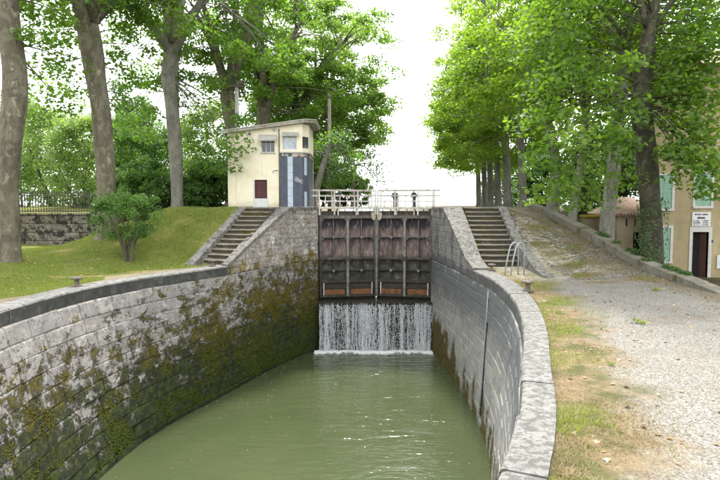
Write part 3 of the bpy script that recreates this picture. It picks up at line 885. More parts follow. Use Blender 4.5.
# paved landings at the head of each flight
for nm, x0, x1, lab in (('left', -5.25, -2.95, 'stone paved landing between the left steps and the hut'), ('right', 4.55, 6.25, 'stone paved landing at the head of the right steps')):
    r = empty('landing', ((x0+x1)/2, 26.5, 2.0), None, None); r['kind'] = 'structure'
    nx = 3
    for i in range(nx):
        for j in range(2):
            xa = x0+(x1-x0)*i/nx; xb = x0+(x1-x0)*(i+1)/nx; ya = 25.6+0.9*j
            MB().box(xa+0.006, xb-0.006, ya+0.006, ya+0.894, 2.0, UP+random.uniform(-0.006,0.004), 0.012).build('paving_slab', M['step'], r)

# ------------------------------------------------------------------ sill, waterfall, foam
sill = empty('gate_sill', (0.75, 27.2, WZ), 'dark wet stone sill below the lock gate that the water pours over', 'sill')
for r in range(6):
    z0 = WZ-0.2 + r*0.42; z1 = z0+0.42 if r < 5 else -2.42
    nb = 6
    for k in range(nb):
        xa = -2.05+5.6*k/nb; xb = -2.05+5.6*(k+1)/nb
        sh = 0.45 if r % 2 else 0
        xa2, xb2 = max(-2.05, xa-sh), min(3.55, xb-sh if k < nb-1 else 3.55)
        MB().box(xa2+0.006, xb2-0.006, 26.93+random.uniform(-0.02,0.02), 27.45, z0+0.005, z1-0.005, 0.02).build('stone', M['sill'], sill)
MB().box(-2.04, 3.54, 27.0, 28.9, WZ-0.2, -2.46).build('sill_core', M['sill'], sill)
g = G('wet_film', 0.04, 0.6); g.color((0.03,0.032,0.02)); g.bump(g.noise(9, 4, 0.6), 0.4, 0.03); M['film'] = g.m
MB().box(-2.03, 3.53, 26.98, 28.3, -2.45, -2.405).build('water_film', M['film'], sill)

def ribbons():
    V = []; Fq = []
    rr = np.random.default_rng(3)
    N = 2000; seg = 12
    xs = rr.uniform(-1.95, 3.45, N)
    dens = np.clip(0.42+0.5*np.sin(xs*2.3+0.6)+0.45*np.sin(xs*7.1)+0.35*np.sin(xs*19.0+1), 0, 1)
    for i in range(N):
        x = xs[i]
        if rr.random() > 0.16+0.84*dens[i]: continue
        w0 = rr.uniform(0.002, 0.0075)
        t0 = rr.uniform(0, 0.2) if rr.random() < 0.35 else rr.uniform(0, 0.9)
        t1 = min(1.0, t0 + rr.uniform(0.06, 0.45)) if rr.random() < 0.85 else 1.0
        off = rr.uniform(0.02, 0.13)
        b = len(V); ph = rr.uniform(0, 6.28)
        for k in range(seg+1):
            t = t0+(t1-t0)*k/seg
            z = -2.40 + (WZ+0.02+2.40)*t
            yy = 26.90 - off - 0.16*math.sqrt(t)*rr.uniform(0.92, 1.08)
            ww = w0*(0.45+1.1*rr.random()**2)*(1.0+0.7*t)
            if k in (0, seg): ww *= 0.15
            xx = x + 0.02*math.sin(ph+t*9) + rr.normal(0, 0.007)
            V += [(xx-ww, yy, z), (xx, yy-ww*0.8, z), (xx+ww, yy, z)]
        for k in range(seg):
            Fq += [(b+3*k, b+3*k+1, b+3*k+4, b+3*k+3), (b+3*k+1, b+3*k+2, b+3*k+5, b+3*k+4)]
    return np.array(V), np.array(Fq)
V, F = ribbons()
# loose drops
def blobs(P, S, flat=1.0):
    t = np.array([(1,0,0),(-1,0,0),(0,1,0),(0,-1,0),(0,0,1),(0,0,-1)], float)*np.array([1,1,flat])
    f = np.array([(0,2,4),(2,1,4),(1,3,4),(3,0,4),(2,0,5),(1,2,5),(3,1,5),(0,3,5)])
    n = len(P)
    V = (P[:, None, :] + t[None]*S[:, None, None]).reshape(-1, 3)
    F = (f[None] + (np.arange(n)*6)[:, None, None]).reshape(-1, 3)
    return V, F
tag(np_mesh('waterfall', V, F, M['fall'], None, None, True), kind='stuff')['label'] = 'thin white curtain of water falling over the sill below the gate'
n = 7000
P = np.column_stack([rng.uniform(-1.95,3.45,n), 26.72-np.abs(rng.normal(0,0.05,n)), rng.uniform(WZ,-2.5,n)])
V, F = blobs(P, rng.uniform(0.006,0.016,n), 1.8)
tag(np_mesh('water_drops', V, F, M['fall']), kind='stuff')['label'] = 'loose drops in front of the falling water'
n = 9000
xx = rng.uniform(-2.2,3.5,n)
reach = 0.20+0.14*np.sin(xx*2.1)+0.10*np.sin(xx*5.7+1)+0.08*np.sin(xx*17)
yy = 26.76-np.abs(rng.normal(0,1,n))*np.maximum(reach,0.05)-np.where(rng.random(n) < 0.12, rng.exponential(0.5,n), 0)
P = np.column_stack([xx, yy, WZ+0.002+np.maximum(0,rng.normal(0.02,0.03,n))*np.clip(1-(26.7-yy)/0.35,0,1)])
V, F = blobs(P, rng.uniform(0.008,0.034,n)*np.clip(1.1-(26.75-yy)*1.3,0.22,1), 0.6)
tag(np_mesh('foam', V, F, M['foam'], None, None, True), kind='stuff')['label'] = 'white foam at the foot of the falling water'
# bubbles drifting on the water
n = 260
P = np.column_stack([rng.uniform(-6.5,4.2,n), 26-np.abs(rng.normal(0,6,n)), np.full(n, WZ+0.003)])
V, F = blobs(P, rng.uniform(0.005,0.013,n), 0.5)
tag(np_mesh('floating_bubbles', V, F, M['foam']), kind='stuff')['label'] = 'tiny white bubbles drifting on the lock water'

# ------------------------------------------------------------------ lock gate leaves
def gate_leaf(label, heel, mitre, mirror):
    H = Vector((*heel, 0)); T = Vector((*mitre, 0))
    d = (T-H); L = d.length; d.normalize()
    root = empty('lock_gate', (H.x, H.y, -2.35), label, 'gate')
    nrm = Vector((d.y, -d.x, 0))
    if nrm.y > 0: nrm = -nrm          # towards the camera
    X = Matrix(((d.x, nrm.x, 0, H.x), (d.y, nrm.y, 0, H.y), (0,0,1,0), (0,0,0,1)))
    flip = X.to_3x3().determinant() < 0
    def B(name, u0,u1,w0,w1,z0,z1, mat, bev=0.0, par=root):
        mb = MB(); mb.M = X; mb.box(u0,u1,w0,w1,z0,z1,bev)
        if flip: mb.f = [tuple(reversed(f)) for f in mb.f]
        return mb.build(name, mat, par)
    def Poly(name, pts, w0, w1, mat, par=root):
        n = len(pts); mb = MB(); mb.M = X
        vs = [(u,w0,z) for u,z in pts]+[(u,w1,z) for u,z in pts]
        fs = [tuple(range(n)), tuple(range(2*n-1,n-1,-1))]+[((i+1)%n,i,n+i,n+(i+1)%n) for i in range(n)]
        mb.add(vs, fs)
        return mb.build(name, mat, par)
    iron, pan = M['iron'], M['panel']
    um = L*0.49; uh = L*0.245; ur = L*0.735; ue = L-0.10
    zr = [1.66, 0.69, -0.38, -0.98, -1.53, -1.86, -2.32]
    # plating
    cols = [0.10, uh, um, ur, ue]
    for r in range(4):
        for c in range(4):
            u0, u1 = cols[c]+0.01, cols[c+1]-0.01; z1, z0 = zr[r]-0.01, zr[r+1]+0.01
            n = 5; vs = []; fs = []
            for i in range(n):
                for j in range(n):
                    u = u0+(u1-u0)*i/(n-1); z = z0+(z1-z0)*j/(n-1)
                    bul = 0.05*(1-((i/(n-1))*2-1)**2)*(1-((j/(n-1))*2-1)**2)
                    vs.append((u, -0.19-bul, z))
            for i in range(n-1):
                for j in range(n-1): fs.append((i*n+j, (i+1)*n+j, (i+1)*n+j+1, i*n+j+1))
            mb = MB(); mb.M = X; mb.add(vs, fs); mb.build('plate', pan, root, True)
    B('added_back_plate', 0.05, L+0.03, -0.34, -0.275, zr[6]-0.1, 2.0, M['bollard'])  # added dark sheet, blocks the bright sky between beam and walkway
    # posts
    B('heel_post', 0.0, 0.12, -0.27, 0.02, -2.34, 2.1, iron, 0.02)
    B('mitre_post', ue, L-0.004, -0.27, 0.05, -2.34, 2.22, M['post_iron'], 0.02)
    B('mitre_rib', ue-0.02, ue+0.035, 0.052, 0.10, -2.3, 1.9, M['iron'])
    mp = B('middle_post', um-0.06, um+0.06, -0.12, 0.085, -2.3, 1.62, M['post_iron'], 0.015)
    for u in (uh, ur):
        B('rib', u-0.025, u+0.025, -0.22, 0.0, -1.5, 1.6, iron, 0.01)
    # beams
    def beam(z, h, w, nm='beam', m=iron): B(nm, 0.122, ue-0.003, -0.2, w, z-h/2, z+h/2, m, 0.012)
    beam(1.70, 0.16, 0.06); beam(zr[1], 0.055, 0.035); beam(zr[2], 0.12, 0.055)
    beam(zr[3], 0.05, 0.035); beam(zr[4], 0.13, 0.07); beam(zr[5], 0.07, 0.02)
    beam(-2.27, 0.10, 0.03)
    # corner gussets that round the panel corners
    for (zt, zb) in ((1.62, zr[1]+0.028), (zr[1]-0.028, zr[2]+0.06), (zr[2]-0.06, zr[4]+0.065)):
        for (ua, ub) in ((0.12, um-0.06), (um+0.06, ue)):
            g1 = 0.16 if zt-zb > 0.9 else 0.1
            for (u, su) in ((ua, 1), (ub, -1)):
                Poly('gusset', [(u,zt),(u+su*g1,zt),(u,zt-g1)], -0.10, 0.015, iron)
                Poly('gusset', [(u,zb),(u+su*g1*0.7,zb),(u,zb+g1*0.7)], -0.10, 0.015, iron)
    # bolted round bosses where beams cross
    for z in (1.66, zr[2]):
        Poly('boss', [(um+0.13*math.cos(a), z+0.13*math.sin(a)) for a in np.linspace(0, 2*math.pi, 9)[:-1]], 0.05, 0.10, M['iron'], mp)
    for u in (uh, ur):
        for z in (zr[1], zr[3]):
            Poly('boss', [(u+0.075*math.cos(a), z+0.075*math.sin(a)) for a in np.linspace(0, 2*math.pi, 7)[:-1]], 0.03, 0.06, M['post_iron'])
    # sluice doors at the foot
    for (ua, ub) in ((0.18, um-0.1), (um+0.1, ue-0.1)):
        B('sluice_frame', ua, ub, -0.12, -0.04, -2.22, -1.88, M['dark_iron'])
        B('sluice_door', ua+0.06, ub-0.06, -0.035, 0.0, -2.20, -1.93, M['rust'], 0.01)
        uu = ua+0.03 if ua < 0.3 else ub-0.03
        B('sluice_rod', uu-0.025, uu+0.025, 0.022, 0.06, -2.2, -1.58, M['white_iron'])
    # pale heart-shaped plate on the mitre post
    Poly('head_plate', [(L-0.28,1.94),(L-0.06,1.94),(L-0.04,1.75),(L-0.09,1.58),(L-0.16,1.52),(L-0.26,1.62),(L-0.30,1.80)], 0.102, 0.14, M['post_pale'])
    # walkway and its two railings
    wk = B('walkway', -0.35, L-0.06, -0.85, 0.10, 2.13, 2.19, M['white_iron'])
    B('walkway_edge', -0.33, L-0.05, 0.102, 0.14, 2.11, 2.21, M['white_iron'], 0.01, wk)
    for k, u in enumerate(np.linspace(0.02, L-0.12, 4)):
        B('bracket', u-0.03, u+0.03, -0.05, 0.10, 1.79, 2.128, M['white_iron'])
    posts = [-0.02, L*0.255, L*0.66, L-0.08]
    for k, u in enumerate(posts):
        B('post', u-0.036, u+0.036, 0.142, 0.19, 1.80, 3.0, M['white_iron'])
        B('post', u-0.022, u+0.022, -0.84, -0.79, 2.191, 3.0, M['rail_iron'])
    for z, m, h in ((3.03, M['rail_iron'], 0.034), (2.76, M['rail_iron'], 0.034), (2.49, M['white_iron'], 0.028)):
        B('rail', -0.35 if z > 2.7 else -0.02, L-0.06, 0.141, 0.185, z-h, z+h, m)
        B('rail', -0.35 if z > 2.7 else -0.02, L-0.06, -0.845, -0.80, z-h+0.004, z+h-0.004, m)
    for k in range(7):
        u = L*(0.10+0.125*k)
        B('baluster', u-0.022, u+0.022, 0.148, 0.178, 2.21, 2.74, M['white_iron'])
    # winding gear for the sluices
    for u in (um-0.42, um+0.55):
        gr = B('winding_gear', u-0.09, u+0.09, -0.45, -0.25, 2.191, 2.9, M['bollard'], 0.03)
        mb = MB(); mb.M = X @ Matrix.Translation((u, -0.35, 2.78)) @ Matrix.Rotation(R(90), 4, 'X')
        mb.lathe([(0.0,-0.2),(0.06,-0.2),(0.06,-0.14),(0.17,-0.13),(0.17,-0.06),(0.06,-0.05),(0.06,0.16),(0.0,0.16)], 12)
        mb.build('gear_wheel', M['dark_iron'], gr)
        B('rack_bar', u-0.025, u+0.025, -0.24, -0.19, 1.8, 3.08, M['dark_iron'], 0, gr)
    # brace struts between gate and walkway
    for u in np.linspace(0.35, L-0.4, 6):
        mb = MB(); mb.M = X; mb.tube([(u,-0.1,1.75),(u+0.16,-0.3,2.12)], 0.022, 6); mb.build('strut', iron, root)
    return root
gate_leaf('left leaf of the riveted iron lock gate with white walkway rail', (-2.02, 27.75), (0.825, 28.3), False)
gate_leaf('right leaf of the riveted iron lock gate with white walkway rail', (3.60, 27.75), (0.835, 28.3), True)

# ------------------------------------------------------------------ hut
def wall_holes(x0, x1, z0, z1, y0, y1, holes):
    xs = sorted({x0, x1, *[h[0] for h in holes], *[h[1] for h in holes]}); zs = sorted({z0, z1, *[h[2] for h in holes], *[h[3] for h in holes]})
    mb = MB()
    vid = {}
    def solid(i, j):
        if i < 0 or j < 0 or i >= len(xs)-1 or j >= len(zs)-1: return False
        cx, cz = (xs[i]+xs[i+1])/2, (zs[j]+zs[j+1])/2
        return not any(h[0] < cx < h[1] and h[2] < cz < h[3] for h in holes)
    for i in range(len(xs)-1):
        for j in range(len(zs)-1):
            if not solid(i, j): continue
            a, b, c, d = xs[i], xs[i+1], zs[j], zs[j+1]
            mb.add([(a,y0,c),(b,y0,c),(b,y0,d),(a,y0,d)], [(0,1,2,3)])
            mb.add([(a,y1,c),(b,y1,c),(b,y1,d),(a,y1,d)], [(3,2,1,0)])
            if not solid(i-1, j): mb.add([(a,y0,c),(a,y1,c),(a,y1,d),(a,y0,d)], [(3,2,1,0)])
            if not solid(i+1, j): mb.add([(b,y0,c),(b,y1,c),(b,y1,d),(b,y0,d)], [(0,1,2,3)])
            if not solid(i, j-1): mb.add([(a,y0,c),(b,y0,c),(b,y1,c),(a,y1,c)], [(3,2,1,0)])
            if not solid(i, j+1): mb.add([(a,y0,d),(b,y0,d),(b,y1,d),(a,y1,d)], [(0,1,2,3)])
    return mb

hut = empty('control_hut', (-4.5, 28.5, UP), 'cream two-storey lock control hut with slate clad corner bay', 'hut')
YF = 27.25
win = (-4.76, -4.12, 4.83, 5.40); dr = (-5.12, -4.50, 2.62, 3.52)
def roofz(x): return 5.72 + (x+6.5)*0.135
fr = wall_holes(-6.4, -3.88, 2.0, 5.72, YF, YF+0.22, [win, dr])
fr.build('wall', M['hut'], hut)
mb = MB(); mb.hexa([(-6.4,YF,5.72),(-3.88,YF,5.72),(-3.88,YF+0.22,5.72),(-6.4,YF+0.22,5.72)], [(-6.4,YF,roofz(-6.4)),(-3.88,YF,roofz(-3.88)),(-3.88,YF+0.22,roofz(-3.88)),(-6.4,YF+0.22,roofz(-6.4))]); mb.build('gable', M['hut'], hut)
MB().box(-6.4, -6.18, YF+0.222, 30.2, 2.0, 5.70).build('side_wall', M['hut'], hut)
MB().box(-6.38, -2.5, 30.0, 30.2, 2.0, 5.9).build('rear_wall', M['hut'], hut)
# bay: front facet, angled facet, side
bay = [(-3.876,YF-0.03),(-2.78,YF-0.03),(-2.50,YF+0.42),(-2.50,30.0),(-3.876,30.0)]
b1 = MB(); b1.prism(bay, 1.9, 4.62); b1.build('bay_base', M['slate'], hut)
# tile strip above the slates
def grow(poly, e): 
    c = (-3.2, 28.6); return [(x+(e if x > c[0] else 0), y-(e if y < c[1] else 0)) for x, y in poly]
MB().prism(grow(bay, 0.02), 4.622, 4.80).build('tile_strip', M['mosaic'], hut)
MB().prism(grow(bay, 0.07), 4.802, 4.86).build('bay_ledge', M['concrete'], hut)
# pale vertical bands
for (x0, x1) in ((-3.50, -3.24),):
    for k in range(7):
        z0 = 2.0+k*0.374
        MB().box(x0+0.004, x1-0.004, YF-0.06, YF-0.032, z0+0.004, z0+0.37, 0.004).build('tile', M['band'], hut)
mb = MB()
dx, dy = 0.28, 0.45
for (z0, z1) in ((2.0, 2.95), (3.75, 4.6)):
    a = 0.25; b = 0.6
    mb = MB()
    nx, ny = 0.85*0.02, -0.53*0.02
    pa = (-2.78+dx*a+nx, YF-0.03+dy*a+ny); pb = (-2.78+dx*b+nx, YF-0.03+dy*b+ny)
    mb.prism([(pa[0]-nx*1.5, pa[1]-ny*1.5), pa, pb, (pb[0]-nx*1.5, pb[1]-ny*1.5)][::-1], z0, z1)
    mb.build('tile', M['band'], hut)
# slate joints: vertical battens proud of the slates
for x in (-3.68, -3.02):
    MB().box(x-0.006, x+0.006, YF-0.036, YF-0.031, 2.0, 4.6).build('joint', M['dark_iron'], hut)
# scribbled white graffiti on the slates
def scribble(cx, cz, n, sx, sz, seed):
    r = random.Random(seed); pts = []
    for i in range(n):
        t = i/(n-1)
        pts.append((cx-sx/2+sx*t+0.06*math.sin(i*2.1), YF-0.036, cz+sz*0.5*math.sin(i*1.9+r.uniform(-0.4,0.4))-0.12*t))
    return pts
MB().tube(scribble(-2.98, 3.55, 26, 0.34, 0.26, 4), 0.009, 5).build('graffiti', M['white_paint'], hut)
# upper bay walls with the window
bw = (-3.72, -3.06, 4.96, 5.60)
wall_holes(-3.872, -2.78, 4.862, 5.95, YF-0.02, YF+0.14, [bw]).build('bay_wall', M['hut'], hut)
mb = MB(); mb.hexa([(-3.872,YF-0.02,5.95),(-2.78,YF-0.02,5.95),(-2.78,YF+0.14,5.95),(-3.872,YF+0.14,5.95)],[(-3.872,YF-0.02,roofz(-3.872)),(-2.78,YF-0.02,roofz(-2.78)),(-2.78,YF+0.14,roofz(-2.78)),(-3.872,YF+0.14,roofz(-3.872))]); mb.build('gable', M['hut'], hut)
MB().prism([(-2.778,YF-0.02),(-2.50,YF+0.42),(-2.62,YF+0.42),(-2.86,YF+0.10)], 4.862, 5.05).build('bay_wall', M['hut'], hut)
MB().prism([(-2.778,YF-0.02),(-2.50,YF+0.42),(-2.62,YF+0.42),(-2.86,YF+0.10)], 5.60, 6.2).build('bay_wall', M['hut'], hut)
MB().prism([(-2.72,YF+0.08),(-2.53,YF+0.38),(-2.58,YF+0.40),(-2.77,YF+0.10)], 5.052, 5.598).build('side_pane', M['glass'], hut)
MB().box(-2.62, -2.50, YF+0.422, 30.0, 4.862, 6.2).build('side_wall', M['hut'], hut)
# windows
def window(parent, x0, x1, z0, z1, y, glass, nv, frame_mat, nm='window'):
    t = 0.035
    mb = MB(); mb.box(x0,x1,y,y+0.05,z0,z0+t); mb.box(x0,x1,y,y+0.05,z1-t,z1); mb.box(x0,x0+t,y,y+0.05,z0+t,z1-t); mb.box(x1-t,x1,y,y+0.05,z0+t,z1-t)
    w = mb.build(nm, frame_mat, parent)
    for k in range(1, nv):
        xm = x0+(x1-x0)*k/nv
        MB().box(xm-0.014, xm+0.014, y+0.005, y+0.045, z0+t, z1-t).build('mullion', frame_mat, w)
    for k in range(nv):
        xa = x0+t+(x1-x0-2*t)*k/nv; xb = x0+t+(x1-x0-2*t)*(k+1)/nv
        MB().box(xa+0.002, xb-0.002, y+0.02, y+0.03, z0+t, z1-t).build('pane', glass, w)
    return w
w1 = window(hut, *win[:2], win[2], win[3], YF+0.10, M['glass'], 3, M['white_paint'])
MB().box(win[0]-0.04, win[1]+0.04, YF-0.05, YF+0.09, win[2]-0.05, win[2]-0.003).build('sill', M['concrete'], w1)
w2 = window(hut, *bw[:2], bw[2], bw[3], YF+0.04, M['glass_b'], 2, M['white_paint'])
def awning(x0, x1, z, out, drop):
    mb = MB(); y = YF-0.03
    mb.hexa([(x0,y,z),(x1,y,z),(x1,y,z-0.02),(x0,y,z-0.02)], [(x0,y-out,z-drop),(x1,y-out,z-drop),(x1,y-out,z-drop-0.02),(x0,y-out,z-drop-0.02)])
    o = mb.build('awning', M['awning'], hut)
    MB().box(x0, x1, y-out-0.012, y-out-0.001, z-drop-0.08, z-drop).build('valance', M['awning'], o)
awning(-4.86, -4.02, 5.68, 0.28, 0.24); awning(-3.75, -2.96, 5.80, 0.24, 0.13)
# door
MB().box(dr[0]+0.02, dr[1], YF+0.08, YF+0.12, dr[2]+0.02, dr[3]-0.02, 0.008).build('door', M['door_red'], hut)
MB().box(dr[0]-0.05, dr[0]+0.018, YF-0.025, YF-0.002, 2.2, dr[3]+0.02).build('door_frame', M['white_paint'], hut)
MB().box(dr[0]+0.02, dr[1]+0.03, YF-0.045, YF-0.002, 2.2, dr[2]).build('door_step', M['white_paint'], hut)
# drain pipe, lamp, bracket
MB().tube([(-3.90,YF-0.05,2.1),(-3.90,YF-0.05,5.95)], 0.022, 8).build('drain_pipe', M['bollard'], hut, True)
MB().tube([(-3.95,YF-0.04,3.98),(-4.18,YF-0.06,3.95),(-4.22,YF-0.06,3.85)], 0.014, 6).build('wall_bracket', M['bollard'], hut)
mb = MB(); mb.lathe([(0,0.05),(0.03,0.05),(0.08,-0.05),(0.07,-0.07),(0,-0.07)], 10, (-5.3,YF-0.16,5.72)); mb.tube([(-5.3,YF,5.8),(-5.3,YF-0.16,5.78)],0.015,6); mb.build('wall_lamp', M['bollard'], hut)
mb = MB(); mb.lathe([(0,0.05),(0.05,0.05),(0.06,-0.05),(0,-0.05)], 10, (-4.12,YF-0.1,5.93)); mb.build('wall_lamp', M['awning'], hut)
# roof
rp = [(-6.6,YF-0.22),(-3.9,YF-0.26),(-2.64,YF-0.26),(-2.16,YF+0.42),(-2.16,30.4),(-6.6,30.4)]
n = len(rp)
vs = [(x,y,roofz(x)+0.0) for x,y in rp]+[(x,y,roofz(x)+0.13) for x,y in rp]
fs = [tuple(range(n-1,-1,-1)), tuple(range(n,2*n))]+[(i,(i+1)%n,n+(i+1)%n,n+i) for i in range(n)]
rf = mesh_obj('roof', vs, fs, M['hut_roof'], hut)
vs = [(x*1.0+(0.03 if x > -4 else -0.03),y-(0.03 if y < 28 else -0.03),roofz(x)+0.132) for x,y in rp]; vs += [(x,y,z+0.035) for x,y,z in vs]
mesh_obj('roof_edge', vs, fs, M['concrete'], rf)

# ------------------------------------------------------------------ pole behind the hut, wooden pole by the gate
PX, PY = -6.72, 31.0
pl = empty('lamp_pole', (PX, PY, UP), 'grey pole with a floodlight box standing behind the hut roof', 'pole')
MB().tube([(PX,PY,UP-0.3),(PX,PY,8.7)], [0.13,0.11], 10).build('pole', M['concrete'], pl, True)
MB().box(PX-0.35,PX+0.35,PY-0.15,PY+0.15,8.7,8.82,0.02).build('cross_arm', M['bollard'], pl)
MB().box(PX+0.12,PX+0.34,PY-0.2,PY+0.2,8.821,9.05,0.03).build('floodlight', M['bollard'], pl)
mb = MB(); mb.M = Matrix.Translation((PX-0.12,PY,9.08)) @ Matrix.Rotation(R(80),4,'X'); mb.lathe([(0,-0.2),(0.1,-0.2),(0.22,0.1),(0.24,0.14),(0.0,0.1)],12); mb.build('siren_horn', M['dark_iron'], pl)
pp = empty('wooden_pole', (-1.95, 36, UP), 'reddish wooden pole behind the left gate leaf', 'pole')
MB().tube([(-1.95,36,UP-0.3),(-1.95,36,9.2)], [0.14,0.11], 10).build('pole', M['wood'], pp, True)
MB().lathe([(0.16,0.0),(0.17,0.12),(0.02,0.2)], 10, (-1.95,36,9.1)).build('pole_cap', M['bollard'], pp)

# ------------------------------------------------------------------ bollards and ladder hoops
def bollard(x, y, z, lab, s=1.0):
    r = empty('bollard', (x,y,z), lab, 'bollard', 'mooring bollards along the coping')
    MB().lathe([(0.14*s,-0.02),(0.14*s,0.025),(0.075*s,0.04),(0.065*s,0.10),(0.062*s,0.19*s)], 14, (x,y,z)).build('stem', M['bollard'], r, True)
    MB().lathe([(0.062*s,0.19*s),(0.15*s,0.205*s),(0.165*s,0.23*s),(0.14*s,0.262*s),(0.0,0.27*s)], 14, (x,y,z)).build('cap', M['bollard'], r, True)
bollard(-8.02, 15.75, 0.0, 'iron bollard on the grass edge of the left coping, far from the steps', 1.0)
bollard(-5.55, 21.0, 0.0, 'iron bollard at the foot of the left steps', 0.9)
bollard(4.50, 14.9, 0.0, 'mushroom iron bollard in the gravel grass beside the curved right coping', 1.05)
bollard(4.62, 19.55, 0.0, 'small iron bollard at the foot of the right steps', 0.9)
lad = empty('ladder_handrail', (5.2,18.5,0), 'grey tubular double hoop handrail on the grass before the right steps', 'handrail')
for k, (ox, oy) in enumerate(((0,0),(0.17,-0.10))):
    a = Vector((4.82+ox,18.55+oy,-0.05)); b = Vector((5.32+ox,18.75+oy,-0.05))
    pts = [a, a.lerp(b,0.18)+Vector((0,0,0.55)), a.lerp(b,0.36)+Vector((0,0,0.92))]
    for t in np.linspace(0,1,7): 
        pts.append(a.lerp(b, 0.44+0.5*t)+Vector((0,0,1.0+0.10*math.sin(t*math.pi))))
    pts += [a.lerp(b,1.0)+Vector((0,0,0.85)), b]
    MB().tube(pts, 0.024, 8).build('hoop', M['galv'], lad, True)

# ------------------------------------------------------------------ low wall along the ramp
lw = empty('low_wall', (9.6, 22, 0.6), 'low stone parapet running down the right side of the ramp', 'wall')
wy = [14.6,16.6,19.0,23.1,28.3,31.5]; wz = [0.04,0.22,0.45,1.2,2.05,2.45]
y = 14.6
while y < 31.4:
    y2 = min(y+random.uniform(0.9,1.35), 31.5)
    mb = MB()
    for _ in (0,):
        za, zb_ = np.interp(y, wy, wz), np.interp(y2, wy, wz); j = random.uniform(-0.012,0.012); e = 0.005
        xa = 9.42+random.uniform(-0.012,0.012); xb = 9.82
        q0 = [(xa,y+e,za-0.9),(xb,y+e,za-0.9),(xb,y+e,za+j),(xa,y+e,za+j-0.03),]
        q1 = [(xa,y2-e,zb_-0.9),(xb,y2-e,zb_-0.9),(xb,y2-e,zb_+j),(xa,y2-e,zb_+j-0.03)]
        mb.hexa(q0, q1); mb.f = [tuple(reversed(f)) for f in mb.f]
    mb.build('stone', M['lowwall'], lw)
    y = y2

# ------------------------------------------------------------------ house, annex, garden wall
hs_ = empty('lock_house', (17, 25, -0.95), "ochre lock keeper's house with pale green shutters on the right", 'house')
HY = 25.0; gz = -0.97
doorh = (14.86, 15.58, gz, 1.10)
ups = [(13.25,13.85,1.92+1.2-0.02,4.75), (14.92,15.62,3.35,4.85)]
wl = (13.12,13.88,-0.20,1.28)
wins = [(13.12,13.88,2.15,3.62), (14.92,15.62,2.26,3.70), wl, (17.6,18.4,2.26,3.70), (17.6,18.4,-0.2,1.28)]
wall_holes(12.98, 21.5, gz-0.1, 8.4, HY, HY+0.4, wins+[doorh]).build('wall', M['ochre'], hs_)
MB().prism([(13.0,HY+0.402),(13.35,HY+0.402),(17.75,33),(17.4,33)], gz-0.1, 8.38).build('side_wall', M['ochre'], hs_)
MB().box(17.76, 21.5, 32.6, 33.0, gz-0.1, 8.38).build('rear_wall', M['ochre'], hs_)
MB().box(21.1, 21.49, HY+0.402, 32.6, gz-0.1, 8.38).build('side_wall', M['ochre'], hs_)
mb = MB()
mb.add([(12.7,24.5,8.4),(21.9,24.5,8.4),(21.9,29,10.2),(15.1,29,10.2),(17.4,33.5,8.4),(21.9,33.5,8.4)], [(0,1,2,3),(3,2,5,4),(0,3,4),(1,5,2),(0,4,5,1)])
mb.build('roof', M['tile'], hs_)
for (a,b,c,d) in wins:
    t = 0.11
    mb = MB(); y0, y1 = HY-0.03, HY+0.12
    mb.box(a-t,b+t,y0,y1,d,d+t); mb.box(a-t,b+t,y0-0.03,y1,c-t,c); mb.box(a-t,a,y0,y1,c,d); mb.box(b,b+t,y0,y1,c,d)
    w = mb.build('window', M['surround'], hs_)
    m_ = (a+b)/2
    for (xa, xb) in ((a+0.004, m_-0.004), (m_+0.004, b-0.004)):
        s_ = MB().box(xa, xb, HY+0.0, HY+0.035, c+0.005, d-0.005).build('shutter', M['shutter'], w)
    for k in range(int((d-c)/0.11)):
        pass
    for zz in (c+0.3, (c+d)/2, d-0.3):
        MB().box(a+0.03, b-0.03, HY-0.012, HY-0.001, zz-0.03, zz+0.03).build('shutter_batten', M['shutter'], w)
a,b,c,d = doorh; t = 0.14
mb = MB(); mb.box(a-t,b+t,HY-0.04,HY+0.2,d,d+0.22); mb.box(a-t,a,HY-0.04,HY+0.2,c,d); mb.box(b,b+t,HY-0.04,HY+0.2,c,d)
df = mb.build('door_frame', M['surround'], hs_)
MB().box(a+0.002,b-0.002,HY+0.36,HY+0.39,c,d-0.002).build('doorway_shade', M['dark_void'], hs_)  # black sheet in place of the shade behind the open door
mb = MB(); mb.M = Matrix.Translation((a+0.02,HY+0.1,0)) @ Matrix.Rotation(R(62),4,'Z'); mb.box(0,0.34,-0.02,0.02,c+0.02,d-0.02,0.006); mb.build('door', M['surround'], df)
mb = MB(); mb.M = Matrix.Translation((b-0.02,HY+0.1,0)) @ Matrix.Rotation(R(118),4,'Z'); mb.box(0,0.3,-0.02,0.02,c+0.02,d-0.02,0.006); mb.build('door', m_plain('brown_door', (0.09,0.045,0.03),0.2), df)
MB().box(15.98,16.24,HY-0.05,HY-0.002,-0.55,0.05,0.01).build('meter_box', M['white_paint'], hs_)
MB().box(15.70,15.78,HY-0.04,HY-0.002,0.62,0.74).build('house_number', m_plain('blue_plate',(0.03,0.06,0.2),0.1), hs_)
sg = MB().box(14.80,15.62,HY-0.05,HY-0.002,1.345,1.98,0.006).build('sign', M['white_paint'], hs_)
def textrow(xa, xb, zc, h, seed):
    r = random.Random(seed); mb = MB(); x = xa
    while x < xb-0.01:
        w = r.uniform(0.022,0.036)
        if r.random() < 0.14: x += 0.03
        mb.box(x, min(x+w,xb), HY-0.055, HY-0.051, zc-h/2, zc+h/2*r.choice([1,1,0.6])); x += w+0.009
    return mb.build('lettering', M['ink'], sg)
textrow(14.90,15.48,1.88,0.065,1); textrow(15.02,15.36,1.73,0.085,2)
textrow(14.85,15.12,1.60,0.045,3); textrow(15.22,15.52,1.60,0.045,4)
textrow(14.84,15.16,1.51,0.05,5); textrow(15.28,15.50,1.51,0.05,6)
